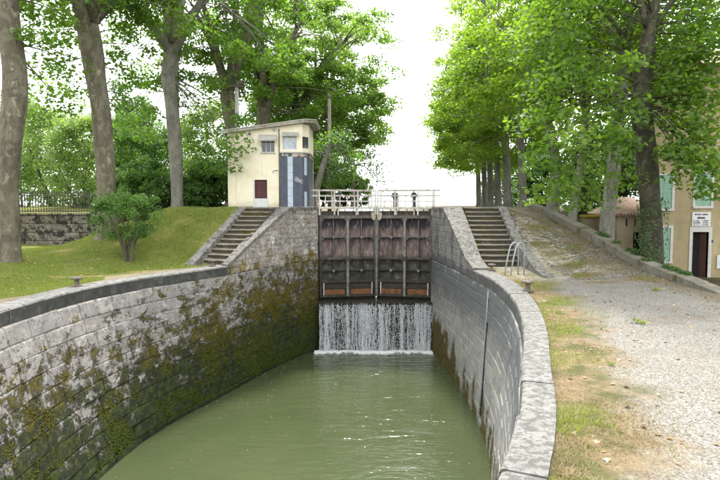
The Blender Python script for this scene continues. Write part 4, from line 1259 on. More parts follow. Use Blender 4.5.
textrow(14.86,15.12,1.415,0.05,7); textrow(15.24,15.52,1.415,0.05,8)

an = empty('outbuilding', (12, 27.6, -0.95), 'small beige outbuilding with a clay tile roof beside the house', 'outbuilding')
AY = 26.6
vents = [(12.62,12.72,1.28,1.66),(13.02,13.12,1.28,1.66),(13.0,13.6,-0.9,1.0)]
wall_holes(12.22, 14.0, gz-0.1, 1.79, AY, AY+0.3, vents).build('wall', M['annex'], an)
MB().hexa([(12.22,AY+0.302,gz-0.1),(12.5,AY+0.302,gz-0.1),(13.8,31,gz-0.1),(13.6,31,gz-0.1)],[(12.22,AY+0.302,1.775),(12.5,AY+0.302,1.775),(13.8,31,1.775),(13.6,31,1.775)]).build('side_wall', M['annex'], an)
MB().box(12.36,14.0,AY+0.26,AY+0.29,gz,1.8).build('vent_shade', M['dark_void'], an)  # black sheet in place of the shade behind the openings
ey, rx_, ry_ = AY-0.3, 13.75, 30.0
MB().add([(11.9,ey,1.84),(14.6,ey,1.84),(14.6,ry_,2.62),(rx_,ry_,2.62),(13.35,33,1.84),(14.6,33,1.84),(11.9,ey,1.78),(14.6,ey,1.78),(14.6,33,1.78),(13.35,33,1.78)],
   [(0,1,2,3),(0,3,4),(3,2,5,4),(0,6,7,1),(6,9,8,7),(0,4,9,6),(1,7,8,5),(1,5,2)]).build('roof_deck', M['tile'], an)
for k in range(16):
    x = 11.98+k*0.165; t = min(1.0, max(0.04, (x-11.9)/(rx_-11.9)))
    pts = [(x, ey-0.06+(ry_-ey)*t*q, 1.875+0.78*t*q+0.01*(k%2)) for q in (0,0.5,1)]
    MB().tube(pts, [0.08,0.072,0.07], 8).build('tile_row', M['tile'], an, True)
# the roof rises to the right as a second slope
gw = empty('garden_wall', (11, 29.4, 0), 'beige garden wall topped with yellow moss behind the tree trunks', 'wall')
for k, (xa, xb) in enumerate(((11.75,12.35),(12.36,13.0),(13.01,13.7),(13.71,14.4),(14.41,15.0))):
    MB().box(xa-0.0, xb, 29.4, 29.75, -1.0, 1.62, 0.015).build('wall_bay', M['annex'], gw)
for k in range(5):
    MB().box(11.68+k*0.66, 12.33+k*0.66, 29.3, 29.85, 1.622, 1.80+random.uniform(-0.02,0.02), 0.03).build('cap_stone', M['yellow_moss'], gw)

# ------------------------------------------------------------------ left garden wall with iron fence
lgw = empty('stone_wall', (-14.6, 27.3, 0.2), 'black stained stone retaining wall under the iron fence on the left', 'wall')
wx0, wx1 = -18.6, -13.05
MB().box(wx0, wx1, 27.33, 27.62, 0.0, 1.80).build('mortar', M['mortarL'], lgw)
for r in range(4):
    x = wx0; z0 = 0.12+r*0.42
    while x < wx1-0.15:
        L = random.uniform(0.45,0.95); x2 = min(x+L, wx1)
        if wx1-x2 < 0.2: x2 = wx1
        MB().box(x+0.01, x2-0.01, 27.26+random.uniform(-0.02,0.02), 27.5, z0+0.008, z0+0.412, 0.03).build('stone', M['gwall'], lgw)
        x = x2
for k in range(5):
    xa = wx0+(wx1-wx0)*k/5
    MB().box(xa+0.005, xa+(wx1-wx0)/5-0.005, 27.2, 27.66, 1.803, 1.90, 0.02).build('cap_stone', M['gwall'], lgw)
MB().box(wx1+0.01, wx1+0.42, 27.15, 27.70, 0.0, 2.0, 0.03).build('end_pier', M['gwall'], lgw)
def fence(label, x0, x1, y, z0, h, step, mat):
    r = empty('iron_fence', ((x0+x1)/2, y, z0), label, 'fence')
    n = int((x1-x0)/step)
    proto = None
    for k in range(n+1):
        x = x0+(x1-x0)*k/n
        if proto is None:
            o = MB().box(-0.011,0.011,-0.011,0.011,0,h).build('picket', mat, r); proto = o.data
        else:
            o = bpy.data.objects.new('picket', proto); link(o, r)
        o.location = (x, y, z0)
    for zz in (0.1, h-0.12):
        MB().box(x0-0.02,x1+0.02,y-0.022,y-0.0115,z0+zz-0.02,z0+zz+0.02).build('rail', mat, r)
    return r
fence('tall black iron picket fence on top of the left stone wall', -18.5, -12.7, 27.45, 1.9, 0.98, 0.13, M['dark_iron'])
fence('farther iron picket fence behind the wall fence', -21.5, -15.4, 33.0, 2.1, 1.05, 0.16, M['dark_iron'])
fence('iron gate railing between the wall pier and the tree trunk', -12.55, -11.6, 27.4, 0.55, 2.0, 0.12, M['dark_iron'])

# ------------------------------------------------------------------ leaves and trees
LEAF5 = (np.array([(0,-0.1,-0.05),(0,-0.48,0.0),(0.55,-0.16,0.07),(0.24,0.10,0.01),(0.0,0.56,-0.06),(-0.24,0.10,0.01),(-0.55,-0.16,0.07)], float),
         np.array([(0,1,2),(0,2,3),(0,3,4),(0,4,5),(0,5,6),(0,6,1)]))
_o = [(0,-0.42),(0.30,-0.36),(0.52,-0.12),(0.30,-0.02),(0.36,0.26),(0.13,0.20),(0,0.58),(-0.13,0.20),(-0.36,0.26),(-0.30,-0.02),(-0.52,-0.12),(-0.30,-0.36)]
LEAF9 = (np.array([(0,-0.08,-0.05)]+[(x, y_, 0.10*abs(x)-0.06*y_) for x, y_ in _o], float), np.array([(0,1+i,1+(i+1)%12) for i in range(12)]))
LEAF2 = (np.array([(0,-0.5,0.0),(0.42,0.0,0.07),(0,0.5,-0.03),(-0.42,0.0,0.07)], float), np.array([(0,1,2),(0,2,3)]))
def leaves(P, Nn, size, tint, shape, r):
    T, F = shape
    n = len(P)
    Nn = Nn/np.linalg.norm(Nn, axis=1)[:, None]
    a = r.normal(size=(n,3)); a -= (a*Nn).sum(1)[:, None]*Nn; a /= np.linalg.norm(a, axis=1)[:, None]
    b = np.cross(Nn, a)
    V = P[:,None,:] + size[:,None,None]*(T[None,:,0,None]*a[:,None,:] + T[None,:,1,None]*b[:,None,:] + T[None,:,2,None]*Nn[:,None,:])
    k = len(T)
    Fa = (F[None] + (np.arange(n)*k)[:,None,None]).reshape(-1,3)
    return V.reshape(-1,3), Fa, np.repeat(tint, k)

def clump_leaves(C, rad, per, size, shape, r, flat=0.5, up=0.9, tdir=None):
    """C clump centres (m,3), rad (m,), per leaves each"""
    m = len(C); n = m*per
    g = r.normal(size=(n,3)); g /= np.linalg.norm(g, axis=1)[:,None]
    g *= (r.random(n)**0.45)[:,None]
    rr = np.repeat(rad, per)[:,None]
    off = g*rr*np.array([1,1,flat])
    rad2 = np.hypot(off[:,0], off[:,1])
    off[:,2] -= 0.25*rad2**2/np.maximum(np.repeat(rad, per),0.1)
    P = np.repeat(C, per, axis=0) + off
    Nn = r.normal(size=(n,3))*0.6 + np.array([0,0,up]) + off*0.35
    tint = np.clip(np.repeat(r.normal(0.5,0.16,m), per) + r.normal(0,0.16,n), 0, 1)
    return leaves(P, Nn, size*r.uniform(0.5,1.35,n), tint, shape, r)

def trunk_mesh(mb, pts, rads, seed, n=16, flare=True):
    r = np.random.default_rng(seed)
    pts = np.array(pts, float); rads = np.array(rads, float)
    t = np.linspace(0, 1, len(pts)); tt = np.linspace(0, 1, len(pts)*6)
    # smooth interpolation
    P = np.column_stack([np.interp(tt, t, pts[:,k]) for k in range(3)])
    ker = np.array([1,2,3,2,1])/9
    for k in range(3):
        pad = np.concatenate([[P[0,k]]*2, P[:,k], [P[-1,k]]*2]); P[1:-1,k] = np.convolve(pad, ker, 'valid')[1:-1]
    Rr = np.interp(tt, t, rads)
    b = len(mb.v); vs = []; fs = []
    ph = r.uniform(0, 6.28, 6)
    for i in range(len(P)):
        h = P[i,2]-P[0,2]
        fl = 1+0.45*math.exp(-h/0.35) if flare else 1
        for k in range(n):
            a = 2*math.pi*k/n
            w = 1+0.05*math.sin(3*a+ph[0]+h*0.8)+0.04*math.sin(2*a+ph[1]-h*1.3)+0.035*math.sin(h*2.3+ph[2]+a)+(0.10*math.sin(5*a+ph[3])*math.exp(-h/0.4) if flare else 0)
            rr = Rr[i]*fl*w
            vs.append((P[i,0]+rr*math.cos(a), P[i,1]+rr*math.sin(a), P[i,2]))
    for i in range(len(P)-1):
        for k in range(n): fs.append((i*n+k, i*n+(k+1)%n, (i+1)*n+(k+1)%n, (i+1)*n+k))
    fs.append(tuple((len(P)-1)*n+k for k in range(n)))
    mb.add(vs, fs)

def curve(p, q, bend, k=6):
    p = Vector(p); q = Vector(q); m = (p+q)/2 + Vector(bend)
    return [(p*(1-t)**2 + m*2*t*(1-t) + q*t*t) for t in np.linspace(0,1,k)]

def plane_tree(label, pts, rads, crown, leaf, bark, seed, near=True, group=None, limbs=None, clear=0.0, shape=None, nclump=150, per=150, size=0.21, extra=None, droop=2.0, inner=0.35):
    r = np.random.default_rng(seed); pr = random.Random(seed)
    base = pts[0]
    root = empty('plane_tree', (base[0], base[1], base[2]+0.3), label, 'tree', group)
    mb = MB(); trunk_mesh(mb, pts, rads, seed); mb.build('trunk', bark, root, True)
    top = Vector(pts[-1]); c = Vector(crown[0]); Rx, Ry, Rz = crown[1]
    bm_ = MB(); samples = [(Vector(pts[i]).lerp(Vector(pts[i+1]), t_), 0.1) for i in range(len(pts)//2, len(pts)-1) for t_ in np.linspace(0, 0.95, 14)]
    nl = limbs or 6
    for k in range(nl):
        an = 2*math.pi*(k+pr.uniform(-0.25,0.25))/nl + seed
        el = pr.uniform(0.1, 0.75)
        q = c + Vector((math.cos(an)*Rx*0.75*(1-0.35*el), math.sin(an)*Ry*0.75*(1-0.35*el), Rz*(el-0.25)))
        frac = pr.uniform(0.78, 1.0) if k > 1 else 1.0
        i0 = frac*(len(pts)-1); i = min(int(i0), len(pts)-2)
        s = Vector(pts[i]).lerp(Vector(pts[i+1]), i0-i)
        cp = curve(s, q, (0,0,0.22*(q-s).length), 9)
        r0 = rads[-1]*pr.uniform(0.5,0.72)
        rl = [r0*(1-0.82*t) for t in np.linspace(0,1,9)]
        bm_.tube(cp, rl, 8); samples += [(p_, rr_) for p_, rr_ in zip(cp[2:], rl[2:])]
        for _ in range(3):      # secondary limbs
            i = pr.randint(3,7); s2 = cp[i]
            q2 = s2 + Vector((pr.uniform(-1,1)*Rx*0.5, pr.uniform(-1,1)*Ry*0.5, pr.uniform(-0.25,0.5)*Rz))
            c2 = curve(s2, q2, (0,0,0.5), 6); r2 = rl[i]*0.55
            bm_.tube(c2, [r2*(1-0.75*t) for t in np.linspace(0,1,6)], 6)
            samples += [(p_, r2*0.5) for p_ in c2[2:]]
    # clump centres
    d = r.normal(size=(nclump,3)); d /= np.linalg.norm(d,axis=1)[:,None]
    rr = (inner + (1-inner)*r.random(nclump)**0.6)
    C = np.array(c) + d*rr[:,None]*np.array([Rx,Ry,Rz])
    rad = np.hypot((C[:,0]-c.x)/Rx, (C[:,1]-c.y)/Ry)
    C[:,2] -= droop*rad**2*(C[:,2] < c.z+Rz*0.3)
    tx = np.interp(C[:,2], [p[2] for p in pts], [p[0] for p in pts])
    front = (np.abs(C[:,0]-tx) < 1.25) & (C[:,1] < base[1]+0.5) & (C[:,2] < top.z+0.2)
    keep = ~((C[:,2] > c.z+0.25*Rz) & (r.random(len(C)) < 0.45)) & ~front & ~((C[:,1] < base[1]+1.0) & (C[:,2] < c.z) & (r.random(len(C)) < clear))  # upper crown thinned so more light reaches the lower leaves
    C = C[keep]
    if extra is not None: C = np.vstack([C, np.array(extra, float)])
    S = np.array([p_ for p_, _ in samples])
    for cc in C:
        dd = S - cc; dist = np.linalg.norm(dd,axis=1) + np.maximum(0, S[:,2]-cc[2])*0.4 + r.uniform(0, 1.3, len(S))
        j = int(np.argmin(dist)); s = Vector(S[j])
        cv = curve(s, cc, (pr.uniform(-.2,.2),pr.uniform(-.2,.2),0.12*(Vector(cc)-s).length), 5)
        bm_.tube(cv, [0.035,0.03,0.024,0.016,0.008], 4, False)
    bm_.build('branches', bark, root, True)
    rad_c = r.uniform(0.65,1.25,len(C))
    if size > 0.15: per = int(per*1.32); size *= 0.85
    V, F, T = clump_leaves(C, rad_c, per, size, shape or (LEAF5 if near else LEAF2), r)
    np_mesh('crown', V, F, leaf, root, T)
    return root

def shrub(label, base, R3, leaf, seed, nclump=60, per=120, size=0.11, stems=5, group=None, name='shrub', cat='shrub', shape=LEAF2, flat=0.75, zc=None, crad=(0.35,0.7)):
    r = np.random.default_rng(seed); pr = random.Random(seed)
    root = empty(name, base, label, cat, group)
    b = Vector(base); zc = R3[2]*0.95 if zc is None else zc
    d = r.normal(size=(nclump,3)); d /= np.linalg.norm(d,axis=1)[:,None]
    C = np.array(b)+np.array([0,0,zc]) + d*(0.3+0.7*r.random(nclump)**0.5)[:,None]*np.array(R3)
    C[:,2] = np.maximum(C[:,2], b.z+0.25)
    mb = MB()
    for k in range(stems):
        q = C[pr.randrange(nclump)]
        mb.tube(curve((b.x+pr.uniform(-.15,.15)*R3[0], b.y+pr.uniform(-.15,.15)*R3[0], b.z-0.1), q, (0,0,0.3), 6), [0.05*R3[2]**0.5*x for x in (1,.85,.7,.5,.35,.2)], 6, False)
    mb.build('stem', M['twig'], root, True)
    s = (R3[0]*R3[2])**0.5
    V, F, T = clump_leaves(C, r.uniform(crad[0],crad[1],nclump)*max(0.5,s*0.45), per, size, shape, r, flat, 0.6)
    np_mesh('crown', V, F, leaf, root, T)
    return root

def at(u, v, Y):
    """photo pixel to a world point at distance Y"""
    f = 560.0; p = R(3.576); b = (240-v)/f
    dy = b*math.sin(p)+math.cos(p); dz = b*math.cos(p)-math.sin(p); t = Y/dy
    return ((u-360)/f*t, Y, 2.3+dz*t)
def px(w, Y): return w/2/560.0*Y

# left row
def tp(lst, Y, z0): 
    pts = []; rads = []
    for i, (u, v, w) in enumerate(lst):
        w *= 0.84
        q = at(u, v, Y); z = q[2] if i else z0
        pts.append((q[0], Y, z)); rads.append(px(w, Y))
    return pts, rads
GL = 'plane trees along the left bank'; GR = 'plane trees along the right towpath'
def ats(lst): return [at(*q) for q in lst]
p_, r_ = tp([(8,250,25),(8,200,24),(9,150,25),(15,105,27),(14,70,25),(9,20,24),(4,-40,22),(2,-90,20)], 20, float(hL(-12.5,20))-0.3)
plane_tree('thick leaning plane tree at the left edge of the lawn', p_, r_, ((-12.2,21.4,14.6),(5.5,5.5,4.6)), M['leafL'], M['bark'], 11, True, GL, nclump=100, per=110, droop=2.0, clear=0.5, size=0.19,
   extra=ats([(40,20,21),(55,45,22),(38,60,21),(62,15,21.5),(48,88,22),(68,62,22.5),(30,35,20),(58,105,23),(25,8,21)]))
p_, r_ = tp([(108,238,22),(107,200,21),(105,150,21),(99,100,22),(92,55,25),(88,25,24)], 24, float(hL(-10.8,24))-0.3)
plane_tree('knobbly plane tree behind the small bush on the lawn', p_, r_, ((-11.0,24.8,14.2),(5.6,5.5,4.8)), M['leafL'], M['bark'], 12, True, GL, nclump=140, per=110, droop=2.4, size=0.19, clear=0.6,
   extra=ats([(70,30,25),(118,60,25),(125,30,25),(140,15,26),(122,95,26),(135,78,26),(150,50,26),(128,125,27),(76,90,26),(142,108,27),(112,12,25),(60,70,25)]))
p_, r_ = tp([(177,208,14),(176,160,15),(173,110,16),(170,80,20),(171,60,18),(173,46,19)], 29, float(hL(-9.6,29))-0.3)
plane_tree('straight grey plane tree left of the hut', p_, r_, ((-9.4,29.8,13.6),(5.8,5.5,5.0)), M['leafL'], M['bark_pale'], 13, True, GL, nclump=150, per=110, limbs=7, droop=2.6, clear=0.6, size=0.19,
   extra=ats([(192,100,29),(200,120,29.5),(190,140,30),(215,105,29),(205,150,30),(220,130,28.5),(232,150,26.6),(238,140,26.7),(228,165,27),(212,170,29),(196,165,30),(150,110,30),(155,85,30),(148,135,31),(188,75,29),(212,80,29.5),(240,120,29)]))
p_, r_ = tp([(232,208,15),(232,160,14),(231,125,14),(229,105,17),(227,92,17)], 33, UP-0.3)
plane_tree('forked plane tree just behind the hut roof', p_, r_, ((-7.4,34.2,14.2),(5.5,4.6,5.4)), M['leafL'], M['bark'], 14, False, GL, nclump=150, per=170, limbs=7, droop=2.4, clear=0.7)
p_, r_ = tp([(265,208,15),(264,160,14),(264,125,15),(264,108,16)], 37.5, UP-0.3)
plane_tree('plane tree forking low behind the middle of the hut', p_, r_, ((-5.9,38.8,13.8),(5.2,4.6,5.8)), M['leafL'], M['bark'], 15, False, GL, nclump=150, per=170, limbs=6, droop=2.6, clear=0.75)
p_, r_ = tp([(298,208,14),(298,160,13),(298,125,14),(297,112,15)], 42, UP-0.3)
plane_tree('plane tree with several upright stems behind the hut bay', p_, r_, ((-3.5,43.2,13.0),(6.1,4.6,6.8)), M['leafN'], M['bark'], 16, False, GL, nclump=230, per=180, limbs=6, droop=2.8, clear=0.45,
   extra=ats([(385,15,43),(390,40,43),(392,70,44),(380,95,43),(388,110,44),(372,120,43),(384,130,45),(360,128,42),(350,135,42),(340,120,42),(365,100,43),(376,60,43),(330,140,41),(345,150,42)]))
p_, r_ = tp([(312,206,10),(314,160,10),(316,120,9)], 50, UP-0.3)
plane_tree('far plane tree whose crown ends the left row', p_, r_, ((-2.8,51,13.4),(6.2,5.0,7.8)), M['leafN'], M['bark'], 17, False, GL, nclump=230, per=170, limbs=6, droop=3.2)

# right row
p_, r_ = tp([(653,262,25),(652,220,23),(648,170,24),(644,140,23),(641,105,23),(645,60,18),(652,20,14),(657,-20,12)], 19.7, -0.35)
ex = ats([(540,165,17.5),(560,180,17.5),(545,150,18),(580,170,18),(600,150,18),(530,120,19),(555,110,18),(590,120,18),(610,105,18.5),(570,135,17),(620,140,18.5),(690,150,18.5),(705,175,18.5),(685,165,18),(712,140,19),(675,130,19),(700,110,19),(718,160,18.5),(560,70,18),(590,60,18.5),(680,80,19),(710,60,19),(615,175,19),(585,195,18.5),(548,190,18.5),(600,85,18),(625,60,18),(570,40,18),(540,90,19),(690,40,19),(672,100,19.5),(630,110,18.4),(608,130,17.6),(668,60,19),(680,115,18.6),(695,130,18.4),(715,120,18.6),(708,95,18.8),(688,95,19),(672,80,18.8),(716,80,19),(700,75,19),(675,150,18.2),(700,160,18.2),(690,60,19),(715,40,19),(712,190,18),(705,20,19),(680,20,19)])
plane_tree('big dark trunked plane tree in front of the ochre house', p_, r_, ((10.4,20.4,11.6),(5.2,5.0,5.0)), M['leafN'], M['bark_dark'], 21, True, GR, nclump=120, per=125, limbs=8, extra=ex, droop=2.2, size=0.19, clear=0.35, shape=LEAF9)
p_, r_ = tp([(604,250,18),(607,220,17),(611,190,16),(617,140,14),(622,90,12),(626,40,11)], 23.3, 0.2)
plane_tree('leaning plane tree beside the outbuilding and the low wall', p_, r_, ((10.8,23.9,12.0),(4.8,4.5,5.2)), M['leafN'], M['bark_pale'], 22, True, GR, nclump=150, per=110, droop=2.8, size=0.19, clear=0.25)
p_, r_ = tp([(570,232,11),(574,205,10),(578,185,9),(584,140,8),(588,90,8)], 27, 0.9)
plane_tree('slim leaning plane tree over the low wall halfway up the ramp', p_, r_, ((10.8,27.4,12.0),(4.4,4.2,5.4)), M['leafR'], M['bark_pale'], 23, False, GR, nclump=115, per=160, droop=2.6, clear=0.4)
p_, r_ = tp([(552,215,14),(553,190,13),(557,165,13),(552,140,11),(545,110,10),(543,70,9)], 30, 1.6)
plane_tree('crooked plane tree at the head of the low wall', p_, r_, ((10.0,30.6,12.4),(4.6,4.4,6.0)), M['leafR'], M['bark_pale'], 24, False, GR, nclump=130, per=160, droop=2.8, clear=0.5)
for k, (u, w, Y, s, lab) in enumerate([(523,8.5,35,25,'straight pale plane tree at the top of the ramp'),(508,9,39,26,'plane tree second beyond the ramp top'),(498.5,7,42.5,27,'plane tree third beyond the ramp top'),(491,6.5,46,28,'plane tree fourth beyond the ramp top'),(485,6,50.5,29,'far plane tree fifth beyond the ramp top'),(479,5.5,56,30,'farthest plane tree at the end of the right row')]):
    p_, r_ = tp([(u,211,w*1.2),(u-1,170,w),(u-3,130,w*0.95),(u-4,100,w*0.9),(u-4,60,w*0.7)], Y, 1.9)
    plane_tree(lab, p_, r_, ((p_[0][0]-0.4, Y+0.4, 12.4),(5.0,3.6,7.0)), M['leafR'], M['bark_pale'], s, False, GR, nclump=160, per=165, droop=2.8+0.3*k, size=0.2, clear=0.3)

# small tree with a pale leaning trunk by the left gate leaf
p_, r_ = tp([(313,206,9),(316,190,9),(322,168,7),(330,145,4)], 31.5, UP-0.2)
plane_tree('small light tree with a pale leaning trunk right of the hut', p_, r_, ((-1.9,32.2,5.0),(1.9,1.6,1.6)), M['leafB'], M['bark_pale'], 31, False, None, limbs=5, nclump=60, per=110, size=0.14, droop=0.3)
p_, r_ = tp([(352,206,4),(353,180,4),(356,165,3)], 40, UP-0.2)
plane_tree('sparse small tree behind the middle of the gate', p_, r_, ((-0.4,40.5,5.0),(2.7,1.8,2.0)), M['leafP'], M['bark'], 32, False, None, limbs=5, nclump=44, per=90, size=0.13, droop=0.3)

# shrubs and trees behind the left bank
SG = 'shrubs and trees behind the left lawn'
def bush(lab, u, v0, v1, w, Y, leaf, seed, dep=None, **kw):
    top = at(u, v0, Y); bot = at(u, v1, Y); rx = w/2/560*Y; rz = (top[2]-bot[2])/2
    return shrub(lab, (top[0], Y, bot[2]), (rx, dep or rx*0.8, rz), leaf, seed, zc=rz, group=SG, **kw)
bush('pale feathery tree behind the iron fence on the far left', 48, 76, 214, 92, 42, M['leafP'], 41, nclump=130, per=170, size=0.16, stems=6, name='garden_tree', cat='tree')
bush('dark conical evergreen behind the pale garden trees', 128, 68, 205, 44, 55, M['leafD'], 42, nclump=110, per=150, size=0.2, stems=5, name='evergreen_tree', cat='tree')
bush('light green rounded tree between the knobbly plane tree and the fence', 78, 112, 215, 66, 36, M['leafP'], 43, nclump=100, per=150, size=0.14, name='garden_tree', cat='tree')
bush('mid green tree between the two middle plane trees', 140, 104, 210, 76, 44, M['leafB'], 44, nclump=120, per=150, size=0.17, name='garden_tree', cat='tree')
bush('tall light tree just left of the hut', 205, 98, 208, 66, 50, M['leafP'], 45, nclump=120, per=150, size=0.18, name='garden_tree', cat='tree')
bush('dense laurel shrub against the left wall of the hut', 212, 160, 211, 42, 31, M['leafB'], 46, nclump=80, per=150, size=0.14)
bush('dark shrub at the foot of the straight grey plane tree', 192, 170, 213, 40, 30, M['leafB'], 47, nclump=70, per=140, size=0.13)
bush('broad hedge shrub behind the knobbly plane tree', 148, 160, 222, 66, 30, M['leafB'], 48, nclump=110, per=150, size=0.14)
bush('low dark hedge shrub behind the fence end', 118, 170, 225, 40, 31, M['leafB'], 49, nclump=70, per=140, size=0.13)
bush('dim green tree at the far left edge behind the fence', 15, 88, 212, 60, 50, M['leafB'], 50, nclump=90, per=150, size=0.18, name='garden_tree', cat='tree')
bush('dark far tree closing the gap behind the hut', 170, 122, 205, 96, 62, M['leafD'], 51, nclump=110, per=150, size=0.22, name='garden_tree', cat='tree')
bush('dense dark shrub behind the left gate railing', 340, 165, 206, 46, 45, M['leafD'], 52, nclump=70, per=150, size=0.14)
bush('light shrub behind the gate middle', 360, 176, 206, 28, 52, M['leafP'], 53, nclump=50, per=120, size=0.14)
bush('dark shrub beyond the hut corner', 322, 150, 206, 40, 40, M['leafB'], 54, nclump=70, per=150, size=0.15)
# the small bush on the lawn
bx, by = at(128, 252, 21.5)[0], 21.5
shrub('small leggy bush standing alone on the lawn', (bx, by, float(hL(bx,by))), (1.3,1.1,1.05), M['leafB'], 60, nclump=85, per=95, size=0.08, stems=9, zc=1.75, crad=(0.35,0.7))
# right side backdrop
SR = 'trees behind the house and the right row'
def bushr(*a, **k):
    global SG; s = SG; SG = SR; o = bush(*a, **k); SG = s; return o
bushr('dark tree mass behind the outbuilding', 610, 120, 215, 90, 42, M['leafD'], 71, nclump=130, per=150, size=0.2, name='garden_tree', cat='tree')
bushr('light green tree seen between the slim plane trunks', 585, 150, 222, 40, 38, M['leafP'], 72, nclump=80, per=140, size=0.16, name='garden_tree', cat='tree')
bushr('dark tree left of the crooked plane tree', 545, 140, 212, 56, 60, M['leafD'], 73, nclump=110, per=140, size=0.22, name='garden_tree', cat='tree')
bushr('tree far behind the right row of trunks', 505, 150, 210, 50, 75, M['leafB'], 74, nclump=90, per=140, size=0.25, name='garden_tree', cat='tree')
bushr('tall dark tree rising behind the house roof', 680, 20, 200, 130, 45, M['leafB'], 75, nclump=170, per=150, size=0.24, name='garden_tree', cat='tree')

# ivy at the foot of the big tree and along the low wall
def leafcloud(name, lab, cat, P, Nn, size, leaf, seed, shape=LEAF5):
    r = np.random.default_rng(seed)
    V, F, T = leaves(P, Nn, size, np.clip(r.normal(0.5,0.2,len(P)),0,1), shape, r)
    o = np_mesh(name, V, F, leaf, None, T); tag(o, lab, cat); return o
n = 900
a = rng.uniform(2.6, 5.6, n); h = rng.random(n)**1.5*2.6
P = np.column_stack([10.28+np.cos(a)*(0.50+0.1*np.exp(-h)), 19.7+np.sin(a)*(0.50+0.1*np.exp(-h)), -0.05+h])
keep = rng.random(n) < (0.35+0.65*(np.sin(a*3+h*2) > -0.3)); P = P[keep]; a = a[keep]
leafcloud('ivy', 'dark ivy climbing the foot of the big plane trunk', 'ivy', P, np.column_stack([np.cos(a),np.sin(a),np.full(len(a),0.4)])+rng.normal(0,0.4,(len(a),3)), rng.uniform(0.05,0.1,len(a)), M['leafD'], 80)
n = 1400
yy = rng.uniform(16.5, 23, n); zz = np.interp(yy, wy, wz)
P = np.column_stack([9.78+rng.normal(0,0.09,n), yy, zz+np.abs(rng.normal(0,0.035,n))])
P = P[np.sin(yy*2.3)+np.sin(yy*5.1) > -0.1]
leafcloud('ivy', 'ivy trailing over the top of the low ramp wall', 'ivy', P, rng.normal(0,0.5,(len(P),3))+np.array([-0.3,0,1]), rng.uniform(0.05,0.1,len(P)), M['leafD'], 81)

# ------------------------------------------------------------------ grass, pebbles, fallen leaves
def blades(name, lab, P, h, leaf, seed, lean=0.5, w=0.007):
    r = np.random.default_rng(seed); n = len(P)
    a = r.uniform(0, 2*math.pi, n); d = np.column_stack([np.cos(a), np.sin(a), np.zeros(n)])
    b = r.uniform(0, 2*math.pi, n); ln = np.column_stack([np.cos(b), np.sin(b), np.zeros(n)])*(h*lean*r.random(n))[:,None]
    ww = (w*r.uniform(0.6,1.4,n))[:,None]
    V = np.stack([P-d*ww, P+d*ww, P+ln+np.column_stack([np.zeros(n),np.zeros(n),h])], axis=1).reshape(-1,3)
    F = np.arange(3*n).reshape(-1,3)
    T = np.repeat(np.clip(r.normal(0.45,0.22,n),0,1), 3)
    o = np_mesh(name, V, F, leaf, None, T); tag(o, None, None, None, 'stuff'); o['label'] = lab
    return o
def fnoise(x, y, s, seed):
    r = np.random.default_rng(seed); v = np.zeros_like(x)
    for k in range(7):
        a = r.uniform(0, 6.28); f = s*r.uniform(0.5, 2.2)
        v += np.sin((x*math.cos(a)+y*math.sin(a))*f + r.uniform(0,6.28))
    return v/7
# lawn
n = 210000
y = rng.uniform(10.5, 29, n)**1.0; x = edgeL(np.minimum(y,27)) - 0.05 - rng.random(n)**1.2*11
ok = (fnoise(x,y,1.3,5) > -0.22 + 0.5*np.exp(-(edgeL(np.minimum(y,27))-x)/0.55)) & ~((x > -6.95+(y-21.2)*0.30) & (y > 21.0))
x, y = x[ok], y[ok]
z = hL(x, y)
blades('lawn_grass', 'short green grass of the left lawn', np.column_stack([x,y,z-0.005]), rng.uniform(0.03,0.085,len(x)), M['grass'], 90, 0.8, 0.009)
# strip beside the right coping
n = 46000
y = 2.5+rng.random(n)**1.4*18; dd = np.abs(rng.normal(0,0.62,n)); x = edgeR(np.minimum(y,27))+0.02+dd
ok = (fnoise(x,y,2.2,6)+rng.normal(0,0.22,n) > 0.0+0.12*dd) & (x < 6.0)
x, y = x[ok], y[ok]; k = fnoise(x,y,1.9,8)+rng.normal(0,0.14,len(x)) > 0.08
z = hR(x,y)
blades('verge_grass', 'green tufts on the verge of the right coping', np.column_stack([x,y,z])[k], rng.uniform(0.025,0.075,k.sum()), M['grass'], 91, 1.0, 0.005)
blades('dry_verge_grass', 'dry straw grass on the verge of the right coping', np.column_stack([x,y,z])[~k], rng.uniform(0.012,0.04,(~k).sum()), M['drygrass'], 92, 2.0, 0.004)
# ramp and wall foot
n = 60000
x = rng.uniform(6.7, 9.35, n); y = rng.uniform(16.5, 27, n)
ok = fnoise(x,y,2.6,9)+rng.normal(0,0.25,n) > 0.28; x, y = x[ok], y[ok]
blades('ramp_grass', 'thin grass patches on the ramp', np.column_stack([x,y,hR(x,y)]), rng.uniform(0.02,0.06,len(x)), M['drygrass'], 93, 1.2, 0.007)
k = fnoise(x,y,1.7,10)+rng.normal(0,0.15,len(x)) > 0.3
blades('ramp_weeds', 'green weeds on the ramp', np.column_stack([x,y,hR(x,y)])[k], rng.uniform(0.03,0.08,k.sum()), M['grass'], 94, 1.0, 0.008)
